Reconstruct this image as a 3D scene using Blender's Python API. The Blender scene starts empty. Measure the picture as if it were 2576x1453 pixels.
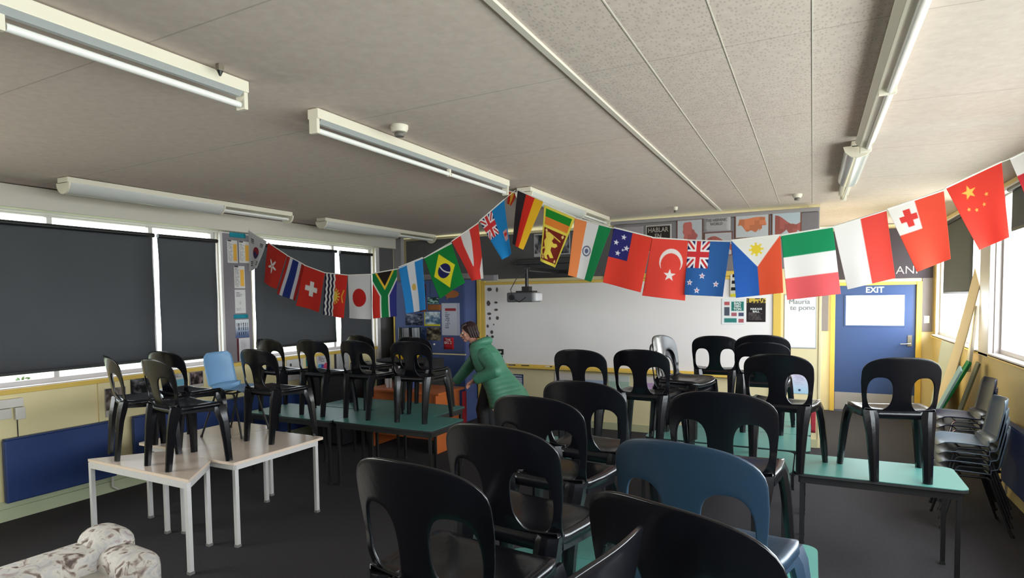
import bpy, bmesh, math, random
from mathutils import Vector, Matrix
import numpy as np
random.seed(5)
SC = bpy.context.scene
COL = SC.collection
PI = math.pi

# ---------------------------------------------------------------- camera
cam_d = bpy.data.cameras.new('camera')
cam = bpy.data.objects.new('camera', cam_d)
COL.objects.link(cam)
cam_d.sensor_width = 36.0
cam_d.lens = 1507.4 / 2576 * 36.0
cam_d.shift_y = 97.7 / 2576
cam_d.clip_start = 0.02
yaw, pitch, roll = 0.46482652, -0.04912712, -0.01219615
fwd = Vector((-math.sin(yaw) * math.cos(pitch), math.cos(yaw) * math.cos(pitch), math.sin(pitch)))
rt = Vector((math.cos(yaw), math.sin(yaw), 0))
up = rt.cross(fwd)
r2 = rt * math.cos(roll) + up * math.sin(roll)
u2 = -rt * math.sin(roll) + up * math.cos(roll)
cam.matrix_world = Matrix(((r2.x, u2.x, -fwd.x, 0), (r2.y, u2.y, -fwd.y, 0), (r2.z, u2.z, -fwd.z, 1.85), (0, 0, 0, 1)))
SC.camera = cam

# ---------------------------------------------------------------- world, light, exposure
SC.view_settings.view_transform = 'Standard'
SC.view_settings.look = 'None'
SC.view_settings.gamma = 1.0
SC.view_settings.use_curve_mapping = False
SC.view_settings.exposure = 0.30
W = bpy.data.worlds.new('overcast_sky')
SC.world = W
W.use_nodes = True
W.node_tree.nodes['Background'].inputs[0].default_value = (0.90, 0.95, 1.0, 1)
W.node_tree.nodes['Background'].inputs[1].default_value = 6.0

def area(name, loc, rot, sx, sy, power, color):
    l = bpy.data.lights.new(name, 'AREA')
    l.shape = 'RECTANGLE'; l.size = sx; l.size_y = sy
    l.energy = power; l.color = color
    o = bpy.data.objects.new(name, l); COL.objects.link(o)
    o.location = loc; o.rotation_euler = rot
    return o
# daylight at the glazed openings (just outside the panes)
area('daylight_east', (2.1, 2.6, 2.05), (0, math.radians(90), 0), 1.8, 9.0, 400, (0.93, 0.96, 1.0))
area('daylight_east_far', (2.1, 9.4, 1.7), (0, math.radians(90), 0), 1.2, 2.6, 165, (1.0, 0.97, 0.92))
area('daylight_west_rear', (-6.7, -0.9, 1.85), (0, math.radians(-90), 0), 1.5, 4.0, 130, (1.0, 0.96, 0.90))
area('daylight_door', (0.86, 11.4, 1.6), (math.radians(-90), 0, 0), 0.8, 0.5, 12, (1, 1, 1))

# ---------------------------------------------------------------- helpers
MATS = {}
def mat(name, col, rough=0.6, metal=0.0, noise=0.0, nscale=8.0, bump=0.0, bscale=60.0, spec=0.5, emit=0.0):
    if name in MATS: return MATS[name]
    m = bpy.data.materials.new(name); m.use_nodes = True
    nt = m.node_tree; b = nt.nodes['Principled BSDF']
    b.inputs['Base Color'].default_value = (*col, 1)
    b.inputs['Roughness'].default_value = rough
    b.inputs['Metallic'].default_value = metal
    b.inputs['Specular IOR Level'].default_value = spec
    tc = nt.nodes.new('ShaderNodeTexCoord')
    if noise > 0:
        n = nt.nodes.new('ShaderNodeTexNoise'); n.inputs['Scale'].default_value = nscale
        n.inputs['Detail'].default_value = 4
        nt.links.new(tc.outputs['Object'], n.inputs['Vector'])
        mx = nt.nodes.new('ShaderNodeMixRGB'); mx.blend_type = 'MIX'
        mx.inputs[1].default_value = (*[max(0, c * (1 - noise)) for c in col], 1)
        mx.inputs[2].default_value = (*[min(1, c * (1 + noise)) for c in col], 1)
        nt.links.new(n.outputs['Fac'], mx.inputs[0])
        nt.links.new(mx.outputs[0], b.inputs['Base Color'])
    if bump > 0:
        n2 = nt.nodes.new('ShaderNodeTexNoise'); n2.inputs['Scale'].default_value = bscale
        nt.links.new(tc.outputs['Object'], n2.inputs['Vector'])
        bp = nt.nodes.new('ShaderNodeBump'); bp.inputs['Strength'].default_value = bump
        bp.inputs['Distance'].default_value = 0.01
        nt.links.new(n2.outputs['Fac'], bp.inputs['Height'])
        nt.links.new(bp.outputs[0], b.inputs['Normal'])
    if emit > 0:
        b.inputs['Emission Color'].default_value = (*col, 1); b.inputs['Emission Strength'].default_value = emit
    MATS[name] = m
    return m

def printed(name='printed_surface', rough=0.75, transl=0.0):
    if name in MATS: return MATS[name]
    m = bpy.data.materials.new(name); m.use_nodes = True
    nt = m.node_tree; b = nt.nodes['Principled BSDF']
    a = nt.nodes.new('ShaderNodeVertexColor'); a.layer_name = 'ink'
    nt.links.new(a.outputs['Color'], b.inputs['Base Color'])
    b.inputs['Roughness'].default_value = rough
    b.inputs['Specular IOR Level'].default_value = 0.25
    if transl > 0:
        t = nt.nodes.new('ShaderNodeBsdfTranslucent'); mx = nt.nodes.new('ShaderNodeMixShader')
        nt.links.new(a.outputs['Color'], t.inputs['Color'])
        mx.inputs[0].default_value = transl
        nt.links.new(b.outputs[0], mx.inputs[1]); nt.links.new(t.outputs[0], mx.inputs[2])
        nt.links.new(mx.outputs[0], nt.nodes['Material Output'].inputs['Surface'])
    MATS[name] = m
    return m

def glass():
    if 'window_glass' in MATS: return MATS['window_glass']
    m = bpy.data.materials.new('window_glass'); m.use_nodes = True
    nt = m.node_tree; nt.nodes.remove(nt.nodes['Principled BSDF'])
    t = nt.nodes.new('ShaderNodeBsdfTransparent'); t.inputs[0].default_value = (.96, .98, .98, 1)
    g = nt.nodes.new('ShaderNodeBsdfGlossy'); g.inputs['Roughness'].default_value = 0.02
    lw_ = nt.nodes.new('ShaderNodeLayerWeight'); lw_.inputs[0].default_value = .5
    f1 = nt.nodes.new('ShaderNodeMath'); f1.operation = 'POWER'; f1.inputs[1].default_value = 5; nt.links.new(lw_.outputs['Facing'], f1.inputs[0])
    f = nt.nodes.new('ShaderNodeMath'); f.operation = 'MULTIPLY_ADD'; f.inputs[1].default_value = .5; f.inputs[2].default_value = .04; nt.links.new(f1.outputs[0], f.inputs[0])
    mx = nt.nodes.new('ShaderNodeMixShader')
    nt.links.new(f.outputs[0], mx.inputs[0]); nt.links.new(t.outputs[0], mx.inputs[1]); nt.links.new(g.outputs[0], mx.inputs[2])
    nt.links.new(mx.outputs[0], nt.nodes['Material Output'].inputs['Surface'])
    MATS['window_glass'] = m
    return m

class MB:
    def __init__(s): s.v = []; s.f = []
    def add(s, vs, fs):
        n = len(s.v); s.v += [tuple(map(float, p)) for p in vs]; s.f += [tuple(i + n for i in f) for f in fs]
        return s
    def box(s, x0, x1, y0, y1, z0, z1):
        return s.add([(x0, y0, z0), (x1, y0, z0), (x1, y1, z0), (x0, y1, z0), (x0, y0, z1), (x1, y0, z1), (x1, y1, z1), (x0, y1, z1)],
                     [(0, 3, 2, 1), (4, 5, 6, 7), (0, 1, 5, 4), (1, 2, 6, 5), (2, 3, 7, 6), (3, 0, 4, 7)])
    def rings(s, R, close=True, caps=True):
        n = len(R[0]); vs = [p for r in R for p in r]; fs = []
        for i in range(len(R) - 1):
            for j in range(n if close else n - 1):
                k = (j + 1) % n
                fs.append((i * n + j, i * n + k, (i + 1) * n + k, (i + 1) * n + j))
        if caps:
            fs.append(tuple(range(n))[::-1]); fs.append(tuple((len(R) - 1) * n + j for j in range(n)))
        return s.add(vs, fs)
    def tube(s, pts, r, seg=8, caps=True):
        pts = [Vector(p) for p in pts]; R = []
        prev = None
        for i, p in enumerate(pts):
            if i == 0: d = pts[1] - p
            elif i == len(pts) - 1: d = p - pts[i - 1]
            else: d = (pts[i + 1] - p).normalized() + (p - pts[i - 1]).normalized()
            d.normalize()
            a = prev if prev is not None else (Vector((0, 0, 1)) if abs(d.z) < .9 else Vector((1, 0, 0)))
            u = (a - d * a.dot(d)); u.normalize(); w = d.cross(u); prev = u
            rr = r[i] if isinstance(r, (list, tuple)) else r
            R.append([p + (u * math.cos(t) + w * math.sin(t)) * rr for t in [2 * PI * k / seg for k in range(seg)]])
        return s.rings(R, True, caps)
    def ball(s, c, r, sz=(1, 1, 1), seg=14, rot=None):
        R = []
        for i in range(1, seg // 2 + 3):
            a = PI * i / (seg // 2 + 3)
            R.append([Vector((r * sz[0] * math.sin(a) * math.cos(t), r * sz[1] * math.sin(a) * math.sin(t), r * sz[2] * math.cos(a))) for t in [2 * PI * k / seg for k in range(seg)]])
        top = Vector((0, 0, r * sz[2])); R = [[top] * 0 + q for q in R]
        R = [[(rot @ p if rot else p) + Vector(c) for p in q] for q in R]
        return s.rings(R)
    def mesh(s, name, m, smooth=False, angle=40):
        me = bpy.data.meshes.new(name); me.from_pydata(s.v, [], s.f)
        bm = bmesh.new(); bm.from_mesh(me); bmesh.ops.recalc_face_normals(bm, faces=bm.faces); bm.to_mesh(me); bm.free()
        if m: me.materials.append(m)
        if smooth:
            me.shade_smooth()
            try: me.set_sharp_from_angle(angle=math.radians(angle))
            except Exception: pass
        return me
    def obj(s, name, m, parent=None, smooth=False, bevel=0, angle=40, label=None, loc=None):
        o = bpy.data.objects.new(name, s.mesh(name, m, smooth, angle)); COL.objects.link(o)
        if parent: o.parent = parent
        if bevel:
            b = o.modifiers.new('edge', 'BEVEL'); b.width = bevel; b.segments = 2; b.limit_method = 'ANGLE'; b.angle_limit = math.radians(35)
        if label: o['label'] = label
        if loc: o.location = loc
        return o

def tag(o, label, cat, group=None):
    o['label'] = label; o['category'] = cat
    if group: o['group'] = group
    return o
def thing(name, label, cat, loc=(0, 0, 0), rz=0, group=None):
    o = bpy.data.objects.new(name, None); COL.objects.link(o)
    o.empty_display_size = .1
    o.location = loc; o.rotation_euler = (0, 0, rz)
    return tag(o, label, cat, group)
def struct(o):
    o['kind'] = 'structure'; return o
def dup(root, loc, rz, label, group=None):
    def cp(o, par):
        c = o.copy(); COL.objects.link(c); c.parent = par
        for ch in list(o.children): cp(ch, c)
        return c
    r = cp(root, None); r.location = loc; r.rotation_euler = (root.rotation_euler[0], root.rotation_euler[1], rz)
    r['label'] = label
    if group: r['group'] = group
    return r

def lin(c):
    c = np.asarray(c, float) / 255.0
    return np.where(c <= .04045, c / 12.92, ((c + .055) / 1.055) ** 2.4)
def L(r, g, b): return tuple(float(v) for v in lin((r, g, b)))

def inked(name, corners, nu, nv, paint, m, parent=None, thick=.0015, ripple=None, ss=2, smooth=True):
    """grid between four corners (top-left, top-right, bottom-right, bottom-left) whose print is computed from a formula"""
    A, B, C_, D = [np.array(c, float) for c in corners]
    s = np.linspace(0, 1, nu + 1); t = np.linspace(0, 1, nv + 1)
    S, T = np.meshgrid(s, t)
    P = (A * ((1 - S) * (1 - T))[..., None] + B * (S * (1 - T))[..., None] + C_ * (S * T)[..., None] + D * ((1 - S) * T)[..., None])
    n = np.cross(B - A, D - A); n = n / np.linalg.norm(n)
    if ripple is not None: P = P + n * ripple(S, T)[..., None]
    col = np.zeros(S.shape + (3,))
    k = 0
    for du in (np.arange(ss) + .5) / ss - .5:
        for dv in (np.arange(ss) + .5) / ss - .5:
            col += paint(np.clip(S + du / nu, 0, 1), np.clip(T + dv / nv, 0, 1)); k += 1
    col /= k
    idx = np.arange((nu + 1) * (nv + 1)).reshape(nv + 1, nu + 1)
    F = np.stack([idx[:-1, :-1], idx[1:, :-1], idx[1:, 1:], idx[:-1, 1:]], -1).reshape(-1, 4)
    me = bpy.data.meshes.new(name)
    me.vertices.add(len(idx.ravel())); me.vertices.foreach_set('co', P.reshape(-1, 3).astype(np.float32).ravel())
    me.loops.add(F.size); me.loops.foreach_set('vertex_index', F.ravel().astype(np.int32))
    me.polygons.add(len(F)); me.polygons.foreach_set('loop_start', (np.arange(len(F)) * 4).astype(np.int32))
    me.update(calc_edges=True); me.validate()
    ca = me.color_attributes.new('ink', 'FLOAT_COLOR', 'POINT')
    rgba = np.concatenate([lin(col.reshape(-1, 3)), np.ones((idx.size, 1))], 1).astype(np.float32)
    ca.data.foreach_set('color', rgba.ravel())
    me.materials.append(m)
    if smooth: me.shade_smooth()
    o = bpy.data.objects.new(name, me); COL.objects.link(o)
    if parent: o.parent = parent
    sol = o.modifiers.new('thickness', 'SOLIDIFY'); sol.thickness = thick; sol.offset = -1
    return o

def solid(S, c):
    return np.broadcast_to(np.array(c, float), S.shape + (3,)).copy()
def put(col, mask, c):
    col[mask] = c
    return col
def star(S, T, cx, cy, r, asp=1.0, n=5, rot=0.0, inner=.4):
    x = (S - cx) * asp; y = (T - cy)
    a = np.arctan2(x, -y) + rot; rr = np.hypot(x, y)
    k = PI / n; a = np.abs(((a + k) % (2 * k)) - k)
    # edge of star between tip (a=0) and notch (a=k)
    x1, y1 = r, 0.0; x2, y2 = r * inner * math.cos(k), r * inner * math.sin(k)
    px, py = rr * np.cos(a), rr * np.sin(a)
    return ((x2 - x1) * (py - y1) - (y2 - y1) * (px - x1)) > 0
def jack(S, T, s1, t1, col):
    """British union canton filling s<s1, t<t1"""
    m = (S < s1) & (T < t1); x = S / s1; y = T / t1
    put(col, m, (28, 30, 92))
    d1 = np.abs(x - y); d2 = np.abs(x + y - 1)
    put(col, m & ((d1 < .17) | (d2 < .17)), (235, 228, 228))
    put(col, m & ((d1 < .06) | (d2 < .06)), (196, 44, 50))
    put(col, m & ((np.abs(x - .5) < .17) | (np.abs(y - .5) < .17)), (235, 228, 228))
    put(col, m & ((np.abs(x - .5) < .10) | (np.abs(y - .5) < .10)), (206, 52, 56))
    return col

def words(name, body, size, m, origin, udir, vdir, parent=None, extrude=.0008, align='CENTER', font_space=1.0, sx=1.0, bold=0.0):
    cu = bpy.data.curves.new(name, 'FONT'); cu.body = body; cu.size = size; cu.align_x = align; cu.align_y = 'CENTER'
    cu.extrude = extrude; cu.space_line = font_space; cu.offset = bold
    t = bpy.data.objects.new('tmp', cu); COL.objects.link(t)
    dg = bpy.context.evaluated_depsgraph_get(); dg.update()
    me = bpy.data.meshes.new_from_object(t.evaluated_get(dg))
    bpy.data.objects.remove(t); me.materials.clear(); me.materials.append(m); me.name = name
    u = Vector(udir).normalized(); v = Vector(vdir).normalized(); w = u.cross(v)
    M4 = Matrix(((u.x * sx, v.x, w.x, origin[0]), (u.y * sx, v.y, w.y, origin[1]), (u.z * sx, v.z, w.z, origin[2]), (0, 0, 0, 1)))
    me.transform(M4)
    o = bpy.data.objects.new(name, me); COL.objects.link(o)
    if parent: o.parent = parent
    return o
# ---------------------------------------------------------------- materials
XW, XE, YN, YD, YS = -6.154, 1.62, 8.06, 10.80, -2.6     # west wall, east wall, board wall, door wall, rear wall
cream = mat('cream_wall_paint', L(226, 212, 168), .55, noise=.06, nscale=1.5)
yellowp = mat('yellow_trim_paint', L(226, 190, 88), .45, noise=.05)
straw = mat('straw_wall_paint', L(240, 226, 174), .55, noise=.08, nscale=2)
ochre = mat('ochre_wall_paint', L(208, 184, 124), .55, noise=.10, nscale=2)
greenish = mat('pale_green_skirting_paint', L(196, 204, 168), .5, noise=.08, nscale=4)
whitep = mat('white_enamel', L(226, 222, 212), .4)
pinb = mat('charcoal_pinboard_fabric', L(94, 92, 92), .95, noise=.08, nscale=30, bump=.2, bscale=300)
pinl = mat('grey_pinboard_fabric', L(128, 122, 126), .95, noise=.06, nscale=30)
blackpl = mat('black_moulded_plastic', (.004, .004, .0055), .22, bump=.05, bscale=40, spec=.36)
navypl = mat('navy_moulded_plastic', (.012, .030, .054), .36, bump=.05, bscale=40)
skypl = mat('light_blue_moulded_plastic', L(112, 152, 188), .38, bump=.04, bscale=40)
greypl = mat('grey_blue_moulded_plastic', L(84, 98, 112), .42, spec=.35)
blackmet = mat('black_powder_coated_steel', (.012, .012, .013), .4)
silver = mat('silver_powder_coated_steel', L(205, 203, 200), .35, metal=.0, noise=.06, nscale=20)
chrome = mat('chrome_steel', (.6, .6, .62), .2, metal=1)
teal = mat('teal_laminate', L(68, 124, 116), .40, noise=.12, nscale=3)
ivory = mat('worn_ivory_laminate', L(204, 186, 170), .24, noise=.08, nscale=5)
darkedge = mat('dark_table_edging', (.02, .022, .022), .5)
bluedoor = mat('blue_door_paint', L(52, 76, 128), .4, noise=.06, nscale=3)
bluerad = mat('navy_radiator_paint', L(38, 62, 118), .5, noise=.10, nscale=6)
bluecab = mat('blue_cupboard_paint', L(62, 78, 126), .5, noise=.06, nscale=4)
orange = mat('orange_varnished_wood', L(190, 100, 48), .4, noise=.2, nscale=4)
blindm = mat('charcoal_blind_fabric', L(74, 76, 79), .9, noise=.06, nscale=3, bump=.15, bscale=400)
alu = mat('pale_window_frame_metal', L(205, 198, 195), .35)
lampw = mat('aged_white_lamp_housing', L(222, 214, 196), .45, noise=.04, nscale=6)
tubew = mat('unlit_lamp_tube_glass', L(232, 230, 226), .12)
reflw = mat('grey_lamp_reflector', L(170, 172, 172), .3)
silver_board = mat('whiteboard_enamel', L(240, 234, 231), .38, noise=.05, nscale=1.2)
ink = printed(); cloth = printed('printed_flag_cloth', .85, .22)

def ceiling_mat():
    m = bpy.data.materials.new('plaster_and_perforated_tile_ceiling'); m.use_nodes = True
    nt = m.node_tree; N = nt.nodes; K = nt.links; b = N['Principled BSDF']; b.inputs['Roughness'].default_value = .85
    b.inputs['Specular IOR Level'].default_value = .2
    tc = N.new('ShaderNodeTexCoord'); sp = N.new('ShaderNodeSeparateXYZ'); K.new(tc.outputs['Object'], sp.inputs[0])
    def mth(op, a, b_=None, c=None):
        n = N.new('ShaderNodeMath'); n.operation = op
        for i, q in enumerate((a, b_, c)):
            if q is None: continue
            if isinstance(q, (int, float)): n.inputs[i].default_value = q
            else: K.new(q, n.inputs[i])
        return n.outputs[0]
    nz = N.new('ShaderNodeTexNoise'); nz.inputs['Scale'].default_value = 22; nz.inputs['Detail'].default_value = 6; K.new(tc.outputs['Object'], nz.inputs['Vector'])
    vo = N.new('ShaderNodeTexVoronoi'); vo.inputs['Scale'].default_value = 62; vo.inputs['Randomness'].default_value = .75
    mp = N.new('ShaderNodeMapping'); mp.inputs['Scale'].default_value = (1.0, .5, 1); K.new(tc.outputs['Object'], mp.inputs[0]); K.new(mp.outputs[0], vo.inputs['Vector'])
    dots = mth('LESS_THAN', vo.outputs['Distance'], .30)
    tile = mth('MULTIPLY', mth('GREATER_THAN', sp.outputs[0], -1.04), mth('LESS_THAN', sp.outputs[0], .36))
    dots = mth('MULTIPLY', dots, tile)
    # cross joints between the sheets
    jl = mth('LESS_THAN', mth('ABSOLUTE', mth('SUBTRACT', mth('FLOORED_MODULO', mth('ADD', sp.outputs[1], 2.75), 1.24), .62)), .004)
    c1 = N.new('ShaderNodeMixRGB'); K.new(nz.outputs['Fac'], c1.inputs[0])
    c1.inputs[1].default_value = (*L(192, 176, 167), 1); c1.inputs[2].default_value = (*L(216, 201, 192), 1)
    c2 = N.new('ShaderNodeMixRGB'); K.new(mth('MULTIPLY', dots, .24), c2.inputs[0]); K.new(c1.outputs[0], c2.inputs[1]); c2.inputs[2].default_value = (*L(105, 98, 88), 1)
    c3 = N.new('ShaderNodeMixRGB'); K.new(mth('MULTIPLY', jl, .35), c3.inputs[0]); K.new(c2.outputs[0], c3.inputs[1]); c3.inputs[2].default_value = (*L(110, 104, 98), 1)
    K.new(c3.outputs[0], b.inputs['Base Color'])
    bp = N.new('ShaderNodeBump'); bp.inputs['Strength'].default_value = .15; bp.inputs['Distance'].default_value = .01; K.new(nz.outputs['Fac'], bp.inputs['Height']); K.new(bp.outputs[0], b.inputs['Normal'])
    return m
carpet = mat('charcoal_carpet', (.048, .045, .050), .95, noise=.25, nscale=60, bump=.5, bscale=500, spec=.15)

# ---------------------------------------------------------------- setting
def zc(x):
    P = [(XW - .3, 2.858), (-1.05, 2.94), (.36, 2.94), (XE + .3, 2.89)]
    for (a, za), (b, zb) in zip(P, P[1:]):
        if x <= b: return za + (zb - za) * (x - a) / (b - a)
    return P[-1][1]
m = MB().box(XW - .2, XE + .2, YS - .2, YD + .2, -.12, 0); struct(m.obj('floor', carpet))
R = []
for x in (XW - .3, -1.05, .36, XE + .3): R.append([(x, YS - .3, zc(x)), (x, YD + .3, zc(x)), (x, YD + .3, 3.1), (x, YS - .3, 3.1)])
struct(MB().rings(R).obj('ceiling', ceiling_mat()))
# joint battens of the tiled ceiling band
bt = mat('ceiling_batten_paint', L(206, 198, 186), .6)
for i, (x, w) in enumerate(((-1.06, .015), (-.70, .0028), (-.36, .0022), (-.012, .0022))):
    struct(MB().box(x - w, x + w, YS, YN + (0 if x < 0.05 else 2.7), zc(x) - (.014 if w > .005 else .0025), zc(x)).obj('trim_%d' % (i + 1), bt))

# west wall with two window bays
ZS, ZH = 1.13, 2.655
def wall_pieces(x0, x1, bays, y0, y1, zs, zh, ztop):
    m = MB(); y = y0
    for a, b in bays:
        if a > y: m.box(x0, x1, y, a, 0, ztop)
        m.box(x0, x1, a, b, 0, zs); m.box(x0, x1, a, b, zh, ztop); y = b
    m.box(x0, x1, y, y1, 0, ztop)
    return m
struct(wall_pieces(XW - .14, XW, [(-2.3, 4.70), (5.16, 7.44)], YS, YN + .14, ZS, ZH, 2.856).obj('wall_west', straw))
struct(wall_pieces(XE, XE + .14, [(-1.6, 7.45), (7.86, 10.62)], YS, YD + .14, 1.24, 2.80, 2.885).obj('wall_east', ochre))
struct(MB().box(XW, .07, YN, YN + .14, 0, 2.84).obj('wall_north', cream))
struct(MB().box(.07 - .12, .07, YN + .14, YD, 0, 2.94).obj('wall_alcove_side', cream))
m = MB().box(.07 - .12, .30, YD, YD + .14, 0, 2.90).box(1.455, XE, YD, YD + .14, 0, 2.89).box(.30, 1.455, YD, YD + .14, 2.0, 2.90)
struct(m.obj('wall_alcove_north', cream))
struct(MB().box(XW - .14, XE + .14, YS - .14, YS, 0, 2.94).obj('wall_south', pinb))
# dim upper cladding of the alcove wall (dark pinboard above the door)
o = MB().box(.09, 1.60, YD - .025, YD - .004, 2.08, 2.84).obj('pinboard', mat('dark_violet_pinboard', L(64, 58, 66), .9, noise=.1, nscale=10), bevel=.003)
tag(o, 'dark pinboard panel with cut-out letters above the blue exit door', 'pinboard')
wl = mat('pale_letter_card', L(150, 146, 152), .6)
words('lettering', 'ANI', .17, wl, (1.27, YD - .028, 2.20), (1, 0, 0), (0, 0, 1), o)
o = MB().box(1.47, 1.60, YD - .02, YD - .003, 1.28, 2.08).obj('pinboard', pinl, bevel=.003)
tag(o, 'narrow grey pinboard strip right of the blue exit door', 'pinboard')
o = MB().box(.125, .225, YD - .02, YD - .003, 1.27, 2.02).obj('pinboard', pinl, bevel=.003)
tag(o, 'narrow grey pinboard strip left of the blue exit door', 'pinboard')
t = thing('light_switch', 'white wall switch between the exit door and the corner', 'switch', (1.53, YD - .02, 1.46))
MB().box(-.035, .035, -.008, 0, -.055, .055).obj('plate', whitep, t, bevel=.002); MB().box(-.010, .010, -.013, -.008, -.018, .018).obj('rocker', whitep, t, bevel=.001)

# skirtings, ledges
struct(MB().box(XW, XW + .025, YS, YN, 0, .105).box(XW, XW + .012, YS, YN, .105, .17).obj('baseboard_west', greenish, bevel=.004))
struct(MB().box(XE - .02, XE, YS, YD, 0, .10).obj('baseboard_east', ochre, bevel=.004))
struct(MB().box(XW, .07, YN - .018, YN, 0, .10).obj('baseboard_north', mat('sage_skirting', L(190, 190, 150), .5)))
struct(MB().box(XW, XW + .15, YS, 7.84, 2.665, 2.857).obj('trim_6', bt, bevel=.006))       # boxed pelmet along the west windows
struct(MB().box(XW, XW + .012, YS, 3.33, .70, 1.085).box(XW, XW + .03, 3.33, 3.36, .70, 1.10).box(XW, XW + .018, YS, 3.36, 1.085, 1.105).obj('trim_7', straw, bevel=.002))
struct(MB().box(XW, XW + .05, 7.46, 7.54, .8, 2.70).obj('trim_8', alu, bevel=.003))
struct(MB().box(XW + .0, XW + .16, YN - .10, YN - .02, .0, 2.85).obj('trim_9', mat('grey_post_paint', L(170, 166, 166), .5), bevel=.004))
struct(MB().box(.07, .10, YN - .012, YN + .10, 0, 2.14).obj('trim_10', cream, bevel=.004))
struct(MB().box(XW, XW + .012, 7.54, YN - .12, .9, 2.84).obj('wall_west_panel', pinb))

# windows
def window(name, x, xin, bays, zs, zh, mulls, m):
    """one window: frame with sill; glass pane a child. xin = +1 when the room lies at larger x"""
    a, b = bays
    f = MB(); d = .05
    f.box(x - d / 2, x + d / 2, a, b, zs, zs + .05).box(x - d / 2, x + d / 2, a, b, zh - .018, zh)
    for y in [a, b - .045] + mulls: f.box(x - d / 2, x + d / 2, y, y + .045, zs + .05, zh - .018)
    o = f.obj(name, m, bevel=.003); struct(o)
    g = MB().box(x - .004, x + .004, a + .045, b - .045, zs + .05, zh - .018).obj('pane', glass(), o)
    s = MB().box(min(x, x + xin * .12), max(x, x + xin * .12), a, b, zs - .02, zs + .008).obj('sill', m, o, bevel=.003)
    return o
window('window_1', XW - .07, 1, (-2.3, 4.70), ZS, ZH, [-.6, 1.2, 3.0, 3.93], alu)
window('window_2', XW - .07, 1, (5.16, 7.44), ZS, ZH, [6.60], alu)
window('window_3', XE + .07, -1, (-1.6, 7.45), 1.24, 2.80, [1.0, 3.2, 5.4, 6.62], alu)
window('window_4', XE + .07, -1, (7.86, 10.62), 1.24, 2.80, [9.2], alu)
o = MB().box(XE - .05, XE + .02, 7.46, 7.85, 1.20, 2.82).obj('trim_11', alu, bevel=.006); struct(o)
for q in ((XW - .13, XW + .004, 4.694, 4.70, ZS, ZH), (XW - .13, XW + .004, 5.16, 5.166, ZS, ZH), (XW - .13, XW + .004, 7.434, 7.44, ZS, ZH), (XW - .13, XW + .022, -2.3, 7.46, ZH - .004, ZH + .012),
          (XE - .022, XE + .13, -1.6, 10.64, 2.796, 2.83), (XE - .004, XE + .13, 7.444, 7.45, 1.24, 2.8), (XE - .004, XE + .13, 7.86, 7.866, 1.24, 2.8), (XE - .004, XE + .13, 10.614, 10.62, 1.24, 2.8)):
    struct(MB().box(*q).obj('trim_20', alu, bevel=.001))
# heater-brown ledge paint under the east sill
o = MB().box(XE - .05, XE, -1.7, 10.7, 1.205, 1.235).obj('trim_12', yellowp, bevel=.004); struct(o)
o = MB().box(XW, XW + .06, -2.3, 7.44, 1.085, 1.128).obj('trim_13', yellowp, bevel=.004); struct(o)

# roller blinds
def blind(x, y0, y1, zb, zt, label, sag=.0, side=1):
    t = thing('roller_blind', label, 'blind', (x, (y0 + y1) / 2, zt), 0, None)
    w = (y1 - y0) / 2
    MB().tube([(0, -w, 0), (0, w, 0)], .022, 12).obj('roller', blackmet, t, smooth=True)
    nz_ = 26; ny = 10; R = []
    for k in range(nz_ + 1):
        f = k / nz_; z = -(zt - zb) * f
        e = .009 * math.sin(PI * f) ** 2 * sag + .006 * math.sin(9 * f + x) * sag
        yy0, yy1 = -w + .006 + e, w - .006 - e
        R.append([(-.022 * side + .004 * math.sin(j * 1.3 + f * 4) * sag, yy0 + (yy1 - yy0) * j / ny, z) for j in range(ny + 1)])
    c = MB().rings(R, False, False).obj('blind_cloth', blindm, t, smooth=True)
    so = c.modifiers.new('t', 'SOLIDIFY'); so.thickness = .003
    MB().box(-.022 * side - .007, -.022 * side + .007, -w + .02, w - .02, zb - zt - .02, zb - zt + .008).obj('bottom_bar', blackmet, t, bevel=.003)
    return t
xb = XW - .012 + .06
blind(xb, 1.30, 3.925, 1.262, 2.545, 'wide charcoal roller blind nearest the camera, above the bright uncovered strip of window', 1)
blind(xb, 3.965, 4.665, 1.235, 2.545, 'narrower charcoal roller blind just left of the paper-covered pier', 1)
blind(xb, 5.17, 6.59, 1.275, 2.55, 'charcoal roller blind right of the paper-covered pier, behind the first flags', 1.3)
blind(xb, 6.66, 7.37, 1.20, 2.55, 'narrow charcoal roller blind at the far end of the left windows', 1.3)
blind(XE - .03, 8.38, 10.06, 1.86, 2.78, 'short charcoal roller blind in the far right window beside the exit door', .3, -1)
blind(XE - .03, .6, 6.94, 2.42, 2.78, 'charcoal roller blind pulled a little way down in the near right window', .2, -1)

# pier with papers on the west wall
px_ = XW + .02
struct(MB().box(XW, px_, 4.72, 5.14, 1.10, 2.70).obj('wall_west_pier', pinl, bevel=.004))
struct(MB().box(XW, XW + .05, 4.705, 4.735, 1.1, 2.70).obj('trim_14', alu, bevel=.003))

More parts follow.
